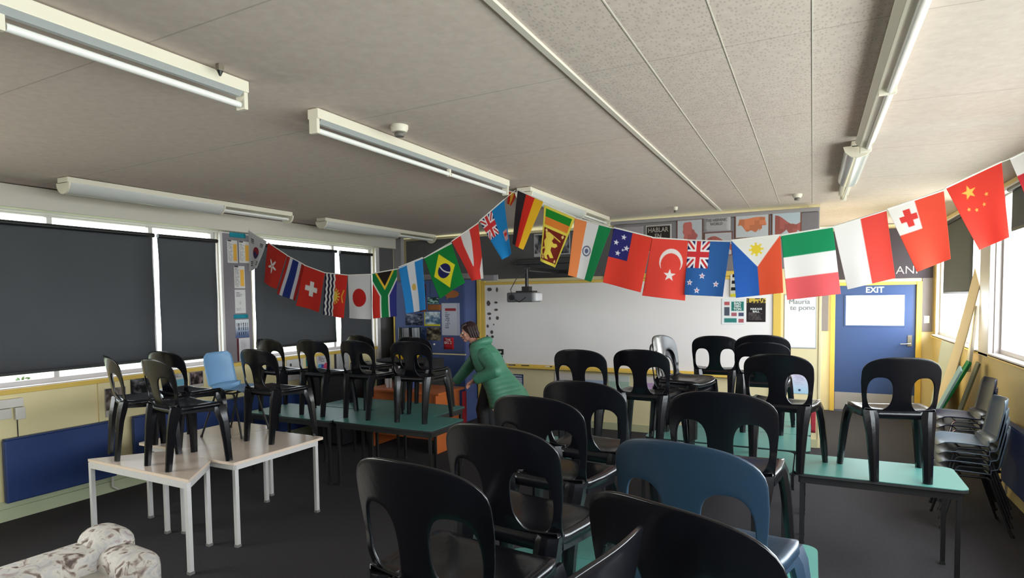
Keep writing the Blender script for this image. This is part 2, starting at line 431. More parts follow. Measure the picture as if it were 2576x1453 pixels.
def wsheet(label, cat, y0, y1, z0, z1, paint, n=(40, 56), x=px_, name='paper', group=None, ss=2):
    e = x + .004
    o = inked(name, [(e, y0, z1), (e, y1, z1), (e, y1, z0), (e, y0, z0)], n[0], n[1], paint, ink, thick=.0025, ss=ss)
    return tag(o, label, cat, group)
def nsheet(label, cat, x0, x1, z0, z1, paint, n=(40, 56), y=YN - .004, name='poster', group=None, ss=2):
    o = inked(name, [(x0, y, z1), (x1, y, z1), (x1, y, z0), (x0, y, z0)], n[0], n[1], paint, ink, thick=.0025, ss=ss)
    return tag(o, label, cat, group)
def hsh(a, b):
    return (np.sin(a * 127.1 + b * 311.7) * 43758.5453) % 1.0
def textlines(S, T, col, rows, s0, s1, t0, t1, c=(90, 90, 96), fill=.5, dens=26):
    r = (T - t0) / (t1 - t0) * rows; ri = np.floor(r); fr = r - ri
    m = (S > s0) & (S < s1) & (T > t0) & (T < t1) & (fr < fill) & (hsh(np.floor(S * dens), ri) > .22) & ((S - s0) < (s1 - s0) * (.55 + .45 * hsh(ri, ri * .7)))
    put(col, m, c); return col
def plain(c):
    return lambda S, T: solid(S, c)
def schedule(S, T):
    c = solid(S, (206, 202, 198)); textlines(S, T, c, 14, .08, .55, .12, .95, (150, 148, 150)); put(c, (T < .06) & (S > .05) & (S < .4), (70, 70, 74))
    put(c, (S > .58) & (S < .93) & (T > .16) & (T < .90), (226, 170, 72)); return c
def letter(S, T):
    c = solid(S, (208, 205, 202)); textlines(S, T, c, 3, .12, .88, .12, .32, (128, 126, 128), .45, 18)
    textlines(S, T, c, 3, .12, .88, .78, .90, (165, 163, 165)); put(c, (np.hypot((S - .5), (T - .56) * 1.3) < .10), (188, 184, 184)); return c
def figures(S, T):
    c = solid(S, (205, 208, 212)); k = np.clip((T - .35) / .65, 0, 1)[..., None]; c = c * (1 - k) + np.array((70, 88, 130)) * k
    for r, (a, b_) in enumerate(((.18, .38), (.42, .60), (.68, .88))):
        x = (S * 6) % 1; put(c, (T > a) & (T < b_) & (np.abs(x - .5) < .28 - .14 * hsh(np.floor(S * 6), r)) & (S > .1) & (S < .92) & (hsh(np.floor(S * 22), np.floor(T * 30)) > .12), (28, 30, 44))
    return c
T1_ = 'teal card label'
wsheet('teal card label at the top of the window pier', 'label card', 4.853, 5.075, 2.612, 2.690, plain((30, 132, 150)), (4, 4))
wsheet('timetable sheet with an orange column, upper left one of the pair on the pier', 'paper', 4.815, 4.955, 2.307, 2.575, schedule)
wsheet('timetable sheet with an orange column, upper right one of the pair on the pier', 'paper', 4.975, 5.125, 2.315, 2.573, schedule)
wsheet('timetable sheet with an orange column hanging alone below the pair on the pier', 'paper', 4.895, 5.045, 2.01, 2.276, schedule)
wsheet('white notice with grey heading lines halfway down the window pier', 'paper', 4.895, 5.045, 1.712, 1.994, letter)
wsheet('narrow teal card label under the white notice on the pier', 'label card', 4.872, 5.072, 1.650, 1.698, plain((30, 132, 150)), (4, 4))
wsheet('blue and white sheet with rows of small dark figures on the pier', 'paper', 4.891, 5.08, 1.42, 1.636, figures, (60, 60))
wsheet('white page in a maroon folder at the foot of the window pier', 'paper', 4.905, 5.086, 1.138, 1.412, lambda S, T: put(textlines(S, T, solid(S, (208, 203, 206)), 16, .3, .8, .08, .8, (176, 172, 178)), S < .14, (92, 34, 40)))
# pictures and notes under the west sill
def vnoise(x, y):
    xi, yi = np.floor(x), np.floor(y); fx, fy = x - xi, y - yi
    fx = fx * fx * (3 - 2 * fx); fy = fy * fy * (3 - 2 * fy)
    return (hsh(xi, yi) * (1 - fx) + hsh(xi + 1, yi) * fx) * (1 - fy) + (hsh(xi, yi + 1) * (1 - fx) + hsh(xi + 1, yi + 1) * fx) * fy
def photo(a, b_, seed, sc=7):
    def f(S, T):
        n = sum(vnoise(S * sc * .55 * k + seed, T * sc * .55 * k + seed * 3) / k ** .8 for k in (1, 2, 4)) / 1.9
        n = np.clip((n - .5) * 2.6 + .38, 0, 1)[..., None]
        return np.array(a, float) * (1 - n) + np.array(b_, float) * n
    return f
def bordered(f, c=(205, 200, 190), w=.05, bot=None):
    def g(S, T):
        q = f(S, T); put(q, (S < w) | (S > 1 - w) | (T < w) | (T > 1 - (bot or w)), c); return q
    return g
xs = XW + .004
wsheet('dark photo collage hanging low under the sill beside the ochre board edge', 'poster', 3.40, 3.60, .74, 1.02, bordered(photo((46, 36, 34), (150, 138, 132), 2.0), (190, 185, 180), .02, .22), x=xs, name='poster')
wsheet('dark street photo poster under the sill behind the first chair', 'poster', 3.65, 3.90, .885, 1.090, photo((22, 22, 24), (150, 148, 150), 5.0), x=xs, name='poster')
wsheet('pale poster with a blue top under the sill between two black chairs', 'poster', 4.07, 4.24, .885, 1.085, lambda S, T: put(textlines(S, T, solid(S, (206, 204, 196)), 4, .1, .9, .05, .25), (T > .35) & (T < .7), (120, 178, 200)), x=xs, name='poster')
wsheet('dark brown photo with a white rim under the sill left of the light blue chair', 'poster', 4.29, 4.46, .90, 1.085, bordered(photo((34, 24, 26), (150, 130, 128), 9.0), (198, 190, 182), .05, .2), x=xs, name='poster')
wsheet('blue paper card showing below the street photo poster', 'paper', 3.80, 3.96, .80, .872, plain((48, 78, 148)), (4, 4), x=xs)
wsheet('white notice with a small black emblem under the second window', 'paper', 5.42, 5.60, .93, 1.08, lambda S, T: textlines(S, T, solid(S, (200, 198, 196)), 8, .2, .9, .3, .9, (120, 118, 120)), x=xs)
wsheet('large white notice with a black logo left of the curved-back chairs', 'paper', 5.66, 5.94, .80, 1.08, lambda S, T: put(textlines(S, T, solid(S, (214, 212, 210)), 10, .25, .9, .35, .9, (180, 178, 178)), (S > .2) & (S < .3) & (T > .2) & (T < .32), (40, 40, 44)), x=xs)
wsheet('small poster, teal above and sand below, under the second window', 'poster', 6.0, 6.14, .82, 1.075, lambda S, T: put(solid(S, (24, 118, 130)), T > .45, (198, 150, 84)), (8, 12), x=xs, name='poster')
def circles(S, T):
    c = solid(S, (206, 202, 206)); textlines(S, T, c, 4, .1, .7, .05, .35, (110, 100, 110))
    for cx, cy, r, k in ((.35, .62, .22, (84, 78, 156)), (.68, .58, .22, (214, 78, 110)), (.5, .8, .16, (70, 150, 200)), (.18, .5, .12, (90, 170, 210))): put(c, np.hypot(S - cx, (T - cy) * 1.1) < r, k)
    return c
wsheet('colourful poster of overlapping blue, violet and pink circles', 'poster', 6.20, 6.46, .80, 1.08, circles, (60, 60), x=xs, name='poster')
wsheet('white notice with a dark spine on the wall right of the circles poster', 'paper', 6.54, 6.84, .79, 1.085, lambda S, T: put(textlines(S, T, solid(S, (200, 200, 198)), 12, .3, .9, .1, .9, (176, 176, 176)), S < .12, (66, 62, 62)), x=xs)
wsheet('white notice on the wall at the far end of the left windows', 'paper', 6.90, 7.14, .79, 1.085, letter, x=xs)

# radiators and trunking on the west wall
def radiator(y0, y1, label, x=XW, s=1, z0=.165, z1=.70):
    t = thing('radiator', label, 'radiator', (x + .004 * s, (y0 + y1) / 2, 0)); w = (y1 - y0) / 2
    m = MB(); n = max(8, int((y1 - y0) / .09)); R = []
    MB().box(min(.03 * s, .085 * s), max(.03 * s, .085 * s), -w, w, z0, z1).obj('front_panel', bluerad, t, bevel=.012)
    for yy in (-w + .15, w - .15): m.box(min(0, .03 * s), max(0, .03 * s), yy - .02, yy + .02, z0 + .06, z1 - .08)
    m.obj('wall_bracket', blackmet, t)
    MB().tube([(.05 * s, w - .03, z0), (.05 * s, w - .03, .06), (.05 * s, w + .02, .02)], .011, 8).obj('pipe', whitep, t, smooth=True)
    MB().box(min(.028 * s, .088 * s), max(.028 * s, .088 * s), -w + .01, w - .01, z1, z1 + .012).obj('top_grille', bluerad, t, bevel=.003)
    return t
radiator(2.54, 3.44, 'dark blue flat panel radiator at the left edge, left of the pipe gap')
radiator(3.62, 6.05, 'long dark blue panel radiator behind the ivory desks, right of the pipe gap')
radiator(4.3, 6.72, 'dark blue panel radiator on the right wall behind the chair stacks', XE, -1)
t = thing('cable_trunking', 'white plastic trunking with two socket boxes on the ochre wall', 'trunking', (XW + .004, 2.6, 1.0))
MB().box(.012, .05, -.6, .11, -.03, .045).obj('trunk', whitep, t, bevel=.004)
MB().box(.012, .055, -.10, 0.02, -.12, -.035).obj('socket_box', whitep, t, bevel=.005)
MB().box(.012, .055, .045, .12, -.14, -.035).obj('socket_box', whitep, t, bevel=.005)
MB().tube([(.018, .07, -.14), (.018, .07, -.30)], .004, 6).obj('cable', blackmet, t)

# ---------------------------------------------------------------- north wall: whiteboard etc.
t = thing('whiteboard', 'large whiteboard across the back wall, framed in yellow with a yellow tray', 'whiteboard', (-2.46, YN, 0))
MB().box(-2.02, 2.03, -.03, -.004, .868, 2.058).obj('board_surface', silver_board, t, bevel=.002)
f = MB().box(-2.04, 2.03, -.045, -.004, 2.058, 2.095).box(-2.16, -2.095, -.05, -.004, .3, 2.14).box(-2.09, -2.02, -.04, -.004, .3, 2.12).box(2.03, 2.12, -.05, -.004, .05, 2.12)
f.obj('frame', yellowp, t, bevel=.004)
MB().box(-2.02, 2.03, -.10, -.004, .815, .838).box(-2.02, 2.03, -.035, -.004, .838, .868).box(-2.02, 2.03, -.105, -.096, .815, .85).obj('tray', yellowp, t, bevel=.003)
MB().box(-2.02, -2.008, -.036, -.03, .868, 2.05).obj('edge_strip', alu, t)
MB().box(-.10, 2.03, -.05, -.004, 2.098, 2.16).obj('top_board', yellowp, t, bevel=.004)
for i, (x, w, c, lab) in enumerate(((-4.02, .11, L(52, 50, 140), 'blue whiteboard marker lying on the yellow tray'), (-3.80, .12, L(50, 40, 38), 'dark whiteboard marker lying on the yellow tray beside the blue one'), (-3.42, .10, L(225, 220, 215), 'white whiteboard marker lying on the yellow tray near the first chair'))):
    mk = thing('marker_pen', lab, 'marker', (x, YN - .062, .850))
    MB().tube([(-w / 2, 0, 0), (w * .2, 0, 0)], .010, 8).obj('barrel', mat('marker_%d' % i, c, .4), mk, smooth=True); MB().tube([(w * .2, 0, 0), (w / 2, 0, 0)], .011, 8).obj('cap', blackmet, mk, smooth=True)
# small drawings down the left side of the board
yb = YN - .034
def blob(cx, cz, w, h, kind, lab):
    m = MB()
    n = 18
    R0 = [(cx + w * math.cos(2 * PI * k / n) * (1 + .18 * math.sin(3 * k * .7 + kind)), yb - .0001, cz + h * math.sin(2 * PI * k / n) * (1 + .15 * math.cos(2 * k + kind))) for k in range(n)]
    R1 = [(x, y - .002, z) for x, y, z in R0]
    m.rings([R0, R1])
    tag(m.obj('paper_cutout', mat('brown_paper_print', L(92, 82, 78), .7, noise=.3, nscale=40)), lab, 'cutout', None)
for k, (cx, cz, w, h) in enumerate(((-4.40, 1.99, .05, .035), (-4.27, 1.985, .02, .045), (-4.42, 1.78, .04, .05), (-4.29, 1.79, .035, .02), (-4.29, 1.68, .04, .022), (-4.41, 1.62, .045, .025), (-4.40, 1.55, .022, .03), (-4.27, 1.555, .032, .035), (-4.44, 1.43, .025, .03), (-4.335, 1.455, .013, .016), (-4.37, 1.34, .03, .035), (-4.36, 1.27, .032, .026), (-4.45, 1.28, .022, .02))):
    blob(cx, cz, w * .8, h * .8, k, ['brown paper cutout on the board, topmost beside the frame', 'tall brown cutout on the board, top of the right column', 'large brown cutout on the board, second of the left column', 'flat brown cutout, second of the right column', 'flat brown cutout, third of the right column', 'brown cutout on the board, third of the left column', 'small brown cutout just under the third of the left column', 'round brown cutout, fourth of the right column', 'brown cutout beside the frame below the middle of the column', 'tiny brown cutout standing free in the lower column', 'round brown cutout second from the bottom of the board column', 'brown cutout lowest in the column on the whiteboard', 'pale brown cutout lowest beside the frame'][k])
t = thing('control_box', 'small black wall box with a white button on the lower left of the whiteboard', 'control box', (-4.215, yb - .002, 1.0))
MB().box(-.05, .045, -.02, 0, 0, .085).obj('case', blackmet, t, bevel=.003); MB().box(-.012, .018, -.024, -.02, .03, .055).obj('button', whitep, t, bevel=.002); MB().box(-.01, .03, -.018, 0, -.075, -.01).obj('connector', mat('dark_green_plastic', L(30, 60, 50), .5), t, bevel=.003)

def badminton(S, T):
    c = solid(S, (226, 228, 226)); put(c, (S > .42) & (S < .93) & (T > .12) & (T < .48), (40, 120, 112))
    put(c, (S > .12) & (S < .34) & (T > .12) & (T < .26), (180, 90, 92)); put(c, (S > .12) & (S < .34) & (T > .33) & (T < .66), (78, 84, 96))
    put(c, (S > .42) & (S < .64) & (T > .54) & (T < .68), (172, 98, 108)); put(c, (S > .72) & (S < .93) & (T > .54) & (T < .68), (76, 80, 104))
    put(c, (S > .12) & (S < .64) & (T > .76) & (T < .92), (52, 128, 122)); put(c, (S > .72) & (S < .93) & (T > .78) & (T < .92), (170, 92, 98)); return c
p = nsheet('white badminton poster with teal blocks taped on the right of the whiteboard', 'poster', -1.035, -.75, 1.485, 1.815, badminton, (60, 70), y=YN - .034)
lw = mat('white_print', L(226, 230, 226), .7)
words('lettering', 'BAD\nMIN\nTON', .043, lw, (-.843, YN - .036, 1.715), (1, 0, 0), (0, 0, 1), p, .0004, font_space=.85, bold=.0012)
def gold(S, T):
    c = solid(S, (40, 34, 36)); put(c, (T < .2) & (hsh(np.floor(S * 16), np.floor(T * 22)) > .5), (204, 176, 74)); textlines(S, T, c, 7, .1, .9, .60, .92, (120, 112, 110), .3); return c
p = nsheet('black poster with a gold top taped on the whiteboard beside the badminton poster', 'poster', -.735, -.515, 1.52, 1.815, gold, (50, 60), y=YN - .034)
words('lettering', 'MAKAHI\nBALL', .036, lw, (-.625, YN - .036, 1.665), (1, 0, 0), (0, 0, 1), p, .0004, font_space=.9, bold=.0008)
def stripes(S, T):
    c = solid(S, (200, 196, 184)); k = np.floor(T * 7); put(c, (k % 2 == 0), (24, 24, 26)); put(c, T > .86, (206, 194, 60)); put(c, (np.abs(S - .5) > .25 + .25 * T), (214, 208, 198)); return c
nsheet('tall black, white and yellow striped cutout above the badminton poster', 'poster', -.93, -.815, 1.835, 2.12, stripes, (30, 60), y=YN - .052, name='paper_cutout')
def rbord(f): return bordered(f, (208, 204, 198), .03)
p = nsheet('large white framed poster with grey words beside the yellow post', 'poster', -.31, .045, 1.20, 1.86, lambda S, T: bordered(plain((236, 236, 234)), (150, 152, 156), .018)(S, T), (50, 60))
words('lettering', 'Mauria\n   te pono', .085, mat('grey_print', L(150, 150, 150), .7), (-.14, YN - .0072, 1.73), (1, 0, 0), (0, 0, 1), p, .0004, font_space=.85)
def calendar(S, T):
    c = solid(S, (186, 192, 204)); put(c, (S < .07) | (S > .93) | (T < .05) | (T > .95), (36, 52, 92)); put(c, (T > .1) & (T < .15), (44, 60, 100)); textlines(S, T, c, 6, .12, .62, .2, .9, (40, 52, 84), .4, 12); put(c, (((T * 9) % 1) < .08) & (S > .07) & (S < .93), (60, 72, 104)); return c
nsheet('blue bordered wall chart under the whiteboard behind the person', 'wall chart', -4.14, -3.86, .36, .71, calendar, (40, 50), name='wall_chart')
def note(c0, c1):
    return lambda S, T: textlines(S, T, put(solid(S, c0), T > .32, c1), 6, .1, .9, .4, .92, tuple(v * .86 for v in c1), .3)
for x0, x1, a, b_, lab in ((-3.36, -2.98, (214, 204, 196), (206, 200, 200), 'white notice below the board seen through the first back-row chair'), (-2.93, -2.60, (214, 208, 200), (160, 176, 200), 'pale blue notice below the board, right of the white one'), (-2.55, -2.24, (200, 206, 200), (166, 190, 172), 'pale green notice below the whiteboard between two chairs'), (-2.14, -1.90, (224, 214, 214), (194, 160, 200), 'lilac notice below the board seen through the second chair'), (-1.84, -1.60, (210, 206, 200), (196, 196, 204), 'pale grey notice below the board right of the lilac one')):
    nsheet(lab, 'notice', x0, x1, .50, .765, note(a, b_), (30, 30), name='paper')
def pastel(S, T):
    c = solid(S, (0, 0, 0)); k = T[..., None]; c = np.array((226, 204, 226)) * (1 - k) + np.array((166, 206, 226)) * k; textlines(S, T, c, 10, .2, .75, .1, .65, (150, 150, 180), .25); put(c, (np.hypot((S - .45) , (T - .84) * 1.2) < .06), (40, 60, 90)); return c
nsheet('pastel pink to blue notice low on the wall left of the exit alcove', 'notice', -.235, .0, .645, .935, pastel, (36, 46), name='paper')
def redpaper(S, T): return solid(S, (168, 54, 66))
nsheet('small red paper at the foot of the wall corner by the alcove', 'paper', .0, .052, .18, .46, redpaper, (4, 6), name='paper')

# upper pinboards
o = MB().box(-5.95, -2.46, YN - .02, YN - .003, 2.145, 2.80).obj('pinboard', pinb, bevel=.002); tag(o, 'long charcoal pinboard high on the back wall above the projector', 'pinboard')
o = MB().box(-2.45, .065, YN - .03, YN - .003, 2.17, 2.835).obj('pinboard', pinl, bevel=.012); tag(o, 'grey pinboard with maps high on the back wall to the right', 'pinboard')
struct(MB().box(-2.5, .07, YN - .04, YN - .001, 2.838, 2.885).obj('trim_15', mat('lilac_grey_trim', L(158, 152, 154), .6), bevel=.01))
yp = YN - .034
nsheet('grey information sheet on the upper right pinboard, left of the black poster', 'notice', -2.40, -2.04, 2.55, 2.80, lambda S, T: textlines(S, T, solid(S, (160, 152, 156)), 5, .08, .5, .2, .9, (190, 184, 186)), (30, 20), y=yp, name='paper')
p = nsheet('black poster with a white rim and chalk style words on the pinboard', 'poster', -2.01, -1.665, 2.44, 2.80, bordered(plain((46, 38, 36)), (196, 190, 186), .05), (30, 40), y=yp)
words('lettering', 'HABLAR\nEN', .085, mat('chalk_print', L(178, 166, 156), .7), (-1.84, yp - .003, 2.69), (1, 0, 0), (0, 0, 1), p, .0004, font_space=.95, sx=.85, bold=.001)
def atlas(land, sea, seed, kind):
    def f(S, T):
        x = S - .5; y = T - .48; a = np.arctan2(y, x)
        c = solid(S, sea)
        if kind == 'wide':
            m = (np.abs(x) < .40 + .03 * np.sin(9 * T + seed)) & (y > -.24 + .03 * np.sin(7 * S)) & (y < .12 + .16 * np.cos(3.1 * x * 2) + .05 * np.sin(23 * S) + .12 * (S > .7) * (S < .78))
        elif kind == 'tall':
            m = (np.hypot(x * 1.5 + .1 * np.sin(6 * T), y) < .36 + .05 * np.sin(3 * a + seed) + .03 * np.sin(8 * a))
        else:
            m = (T > .35 + .18 * np.sin(5 * S + seed)) & (T < .75 + .12 * np.sin(7 * S)) & (S > .12) | (np.hypot(x - .2, y - .2) < .18)
        put(c, m, land); put(c, m & (hsh(np.floor(S * 7), np.floor(T * 6)) > .6), tuple(min(255, v * 1.12) for v in land))
        return bordered(lambda S_, T_: c, (118, 78, 66), .045)(S, T)
    return f
nsheet('map with a red landmass in a brown frame right of the black poster', 'map', -1.60, -1.265, 2.45, 2.85, atlas((176, 96, 92), (188, 190, 196), 1, 'tall'), (60, 60), y=yp, name='wall_map')
p = nsheet('white heading card with grey words between the maps', 'sign', -1.265, -.93, 2.67, 2.885, plain((176, 170, 172)), (6, 6), y=yp - .003, name='sign_card')
words('lettering', 'THE HISPANIC\nWORLD', .050, mat('dim_print', L(112, 106, 108), .7), (-1.10, yp - .0062, 2.785), (1, 0, 0), (0, 0, 1), p, .0004, font_space=.95, sx=.82, bold=.0008)
nsheet('map in a brown frame under the white heading card', 'map', -1.255, -.905, 2.36, 2.66, atlas((150, 84, 76), (186, 184, 188), 3, 'low'), (60, 50), y=yp, name='wall_map')
nsheet('map with a wide orange landmass in a brown frame', 'map', -.885, -.475, 2.56, 2.905 - .02, atlas((196, 118, 84), (196, 198, 202), 2, 'wide'), (80, 60), y=yp, name='wall_map')
nsheet('map with a dark red landmass on pale sea, rightmost on the pinboard', 'map', -.46, -.125, 2.54, 2.875, atlas((156, 88, 82), (184, 196, 204), 4, 'low'), (70, 60), y=yp, name='wall_map')
ph = photo((30, 30, 34), (170, 168, 170), 3.0)
nsheet('black and white photo with a white rim above the projector, left of the lion flag', 'photo', -3.655, -3.45, 2.45, 2.785, bordered(ph, (190, 188, 188), .06, .14), (40, 50), y=YN - .024, name='photograph')
nsheet('black and white photo mostly behind the lion flag above the projector', 'photo', -3.38, -3.09, 2.47, 2.78, bordered(photo((36, 36, 40), (150, 148, 150), 7.0), (176, 174, 176), .05), (40, 50), y=YN - .024, name='photograph')
nsheet('pale label strip above the left end of the whiteboard', 'label card', -4.62, -4.255, 2.125, 2.21, lambda S, T: put(solid(S, (150, 144, 146)), S > .8, (184, 182, 190)), (20, 4), y=YN - .026, name='label_card')
nsheet('long beige label strip above the blue cupboards', 'label card', -5.72, -4.68, 2.16, 2.25, plain((150, 142, 140)), (8, 4), y=YN - .026, name='label_card')

# projector on its dark wall arm
t = thing('projector', 'grey ceiling style projector hanging from a dark wall arm before the whiteboard', 'projector', (-3.30, 6.98, 1.80))
MB().box(-.21, .16, -.13, .15, 0, .125).obj('body', mat('grey_projector_case', L(96, 96, 100), .4), t, bevel=.018)
MB().box(.13, .20, -.11, .10, .01, .12).obj('end_grille', mat('pale_projector_case', L(206, 204, 206), .4), t, bevel=.022)
MB().tube([(-.13, -.13, .06), (-.13, -.15, .06)], .035, 16).obj('lens', blackmet, t, smooth=True)
MB().tube([(.02, 0, .12), (.02, 0, .42)], .022, 12).box(-.10, .13, -.08, .08, .125, .145).box(-.03, .07, -.05, .05, .14, .20).obj('mounting_pole', blackmet, t)
MB().box(-.02, .06, 0, 1.06, .40, .45).obj('arm', blackmet, t, bevel=.006)
MB().box(-.42, .46, 1.02, 1.055, .34, .56).box(-.62, .62, .98, 1.056, .54, .62).obj('wall_plate', blackmet, t, bevel=.006)
MB().tube([(.02, -.03, .38), (-.08, -.10, .30), (-.14, -.15, .16), (-.10, -.16, .05), (-.02, -.14, .0), (.06, -.13, .06), (.04, -.08, .15)], .005, 6).obj('cable', blackmet, t, smooth=True)

# tall blue cupboards in the north west corner
t = thing('cupboard', 'tall blue double cupboard covered with pictures in the back left corner', 'cupboard', (-5.28, YN, 0))
MB().box(-.66, .64, -.36, -.02, 0, 2.14).obj('carcass', bluecab, t, bevel=.004)
MB().box(-.66, .64, -.372, -.355, 1.005, 1.025).obj('cream_rail', cream, t)
MB().box(-.69, -.66, -.37, -.02, 0, 2.14).obj('side_trim', yellowp, t, bevel=.003)
for (a, b_, z0, z1, kx, kz) in ((-.65, .02, .06, .995, -.03, .88), (.03, .63, .06, .995, .09, .88), (-.65, .02, 1.035, 2.12, -.03, 1.18), (.03, .63, 1.035, 2.12, .09, 1.16)):
    d = MB().box(a, b_, -.375, -.358, z0, z1).obj('door', bluecab, t, bevel=.003)
    MB().ball((kx, -.385, kz), .016).obj('knob', whitep, d, smooth=True)
yc = YN - .378
def csh(label, x0, x1, z0, z1, f, n=(30, 30)): return nsheet(label, 'poster', x0, x1, z0, z1, f, n, y=yc)
csh('dark reddish photo poster on the upper cupboard door behind the blue and white flag', -5.60, -5.33, 1.66, 2.09, photo((34, 26, 30), (120, 66, 56), 1.2), (40, 60))
csh('dark photo with white streaks on the left cupboard door', -5.73, -5.40, 1.45, 1.63, photo((26, 30, 46), (140, 150, 168), 4.2, 9))
csh('slate blue picture low on the left upper cupboard door', -5.60, -5.34, 1.17, 1.42, photo((36, 52, 84), (110, 124, 150), 6.1))
csh('small green and white picture near the top of the cupboard', -5.30, -5.10, 1.78, 1.88, photo((30, 50, 54), (170, 214, 196), 3.3, 9))
csh('brown card sign under the green picture on the cupboard', -5.30, -5.06, 1.68, 1.77, plain((150, 92, 48)), (4, 4))
csh('bright sky photo with a yellow edge in the middle of the cupboard', -5.37, -5.08, 1.44, 1.66, lambda S, T: put(photo((60, 90, 120), (206, 216, 220), 2.2)(S, T), (T > .86) | (S < .05), (214, 196, 50)), (40, 30))
csh('dark brown photo just below the bright sky photo on the cupboard', -5.33, -5.07, 1.22, 1.42, photo((34, 28, 24), (150, 136, 110), 8.2))
csh('white price list with a red heading on the right cupboard door', -5.05, -4.73, 1.30, 1.79, lambda S, T: textlines(S, T, put(put(solid(S, (192, 194, 206)), (T > .16) & (T < .24) & (S > .2) & (S < .8), (156, 52, 60)), (S > .85), (176, 178, 196)), 9, .2, .5, .28, .8, (110, 112, 128)), (50, 60))
p = csh('red paper with white words under the price list on the cupboard', -5.02, -4.84, 1.09, 1.27, plain((176, 34, 44)), (4, 4))
words('lettering', 'THE\nBIG Z', .055, lw, (-4.94, yc - .003, 1.21), (1, 0, 0), (0, 0, 1), p, .0004, font_space=.8)
n = 28; R0 = [(-4.86 + .125 * math.cos(2 * PI * k / n), yc, 1.925 + .058 * math.sin(2 * PI * k / n)) for k in range(n)]
m = MB().rings([R0, [(x, y - .003, z) for x, y, z in R0]]).add([(-4.95, yc - .001, 1.885), (-4.90, yc - .001, 1.875), (-4.955, yc - .001, 1.845), (-4.95, yc - .003, 1.885), (-4.90, yc - .003, 1.875), (-4.955, yc - .003, 1.845)], [(0, 1, 2), (5, 4, 3), (0, 3, 4, 1), (1, 4, 5, 2), (2, 5, 3, 0)])
tag(m.obj('speech_bubble_card', mat('burnt_orange_card', L(172, 100, 52), .7)), 'burnt orange speech bubble card on the right cupboard door', 'card')

# ---------------------------------------------------------------- exit door
t = MB().box(.30, 1.455, YD - .02, YD + .10, 1.985, 2.03).box(.262, .325, YD - .03, YD + .10, 0, 2.03).box(1.40, 1.47, YD - .03, YD + .10, 0, 2.03).obj('door_1', yellowp, bevel=.004); struct(t)
dm = MB().box(.325, .462, YD + .01, YD + .05, .01, 1.985).box(1.262, 1.40, YD + .01, YD + .05, .01, 1.985).box(.462, 1.262, YD + .01, YD + .05, .01, 1.355).box(.462, 1.262, YD + .01, YD + .05, 1.835, 1.985)
dl = dm.obj('door_leaf', bluedoor, t)
MB().box(.33, 1.395, YD + .002, YD + .012, .02, .30).obj('kick_plate', mat('brushed_kick_plate', L(158, 156, 160), .4), dl, bevel=.002)
MB().box(.462, 1.262, YD + .025, YD + .032, 1.355, 1.835).obj('pane', glass(), dl)
MB().box(.45, .475, YD + .0, YD + .02, 1.345, 1.845).box(1.25, 1.274, YD, YD + .02, 1.345, 1.845).box(.475, 1.25, YD, YD + .02, 1.345, 1.365).box(.475, 1.25, YD, YD + .02, 1.828, 1.845).obj('glazing_bead', bluedoor, dl)
hd = MB().box(1.30, 1.355, YD - .006, YD + .012, 1.05, 1.22).obj('handle_plate', chrome, dl, bevel=.002)
MB().tube([(1.33, YD, 1.09), (1.33, YD - .05, 1.09), (1.20, YD - .05, 1.085)], .011, 8).obj('handle', chrome, dl, smooth=True)
words('lettering', 'EXIT', .125, mat('pale_green_letters', L(196, 210, 200), .6), (.86, YD + .009, 1.91), (1, 0, 0), (0, 0, 1), dl, .0006, sx=.95, bold=.003)

# ---------------------------------------------------------------- outside
hg = MB(); rr_ = random.Random(3)
for k in range(900):
    a, b_ = rr_.uniform(0, 2 * PI), rr_.uniform(0, 1) ** .5
    c = Vector((-8.6 + .35 * b_ * math.cos(a), 3.75 + .55 * b_ * math.sin(a), rr_.uniform(.25, 1.02 - .28 * b_)))
    d1 = Vector((rr_.gauss(0, 1), rr_.gauss(0, 1), rr_.gauss(0, 1))).normalized() * .035; d2 = d1.orthogonal().normalized() * .015
    hg.add([c - d1, c + d2, c + d1, c - d2], [(0, 1, 2, 3)])
hb = thing('garden_shrub', 'green shrub outside, showing in the bright strip under the nearest blind', 'shrub', (0, 0, 0))
lf = hg.obj('foliage', mat('shrub_leaves', (.05, .09, .03), .7), hb)
MB().tube([(-8.6, 3.75, -.13), (-8.6, 3.75, .4), (-8.55, 3.8, .8)], [.03, .022, .012], 8).obj('stem', mat('shrub_bark', (.06, .04, .03), .9), hb)
gr = MB().box(-30, 30, -30, 40, -.5, -.13).obj('ground_outside', mat('outside_lawn', L(150, 160, 125), .9, noise=.3, nscale=2)); gr['kind'] = 'structure'
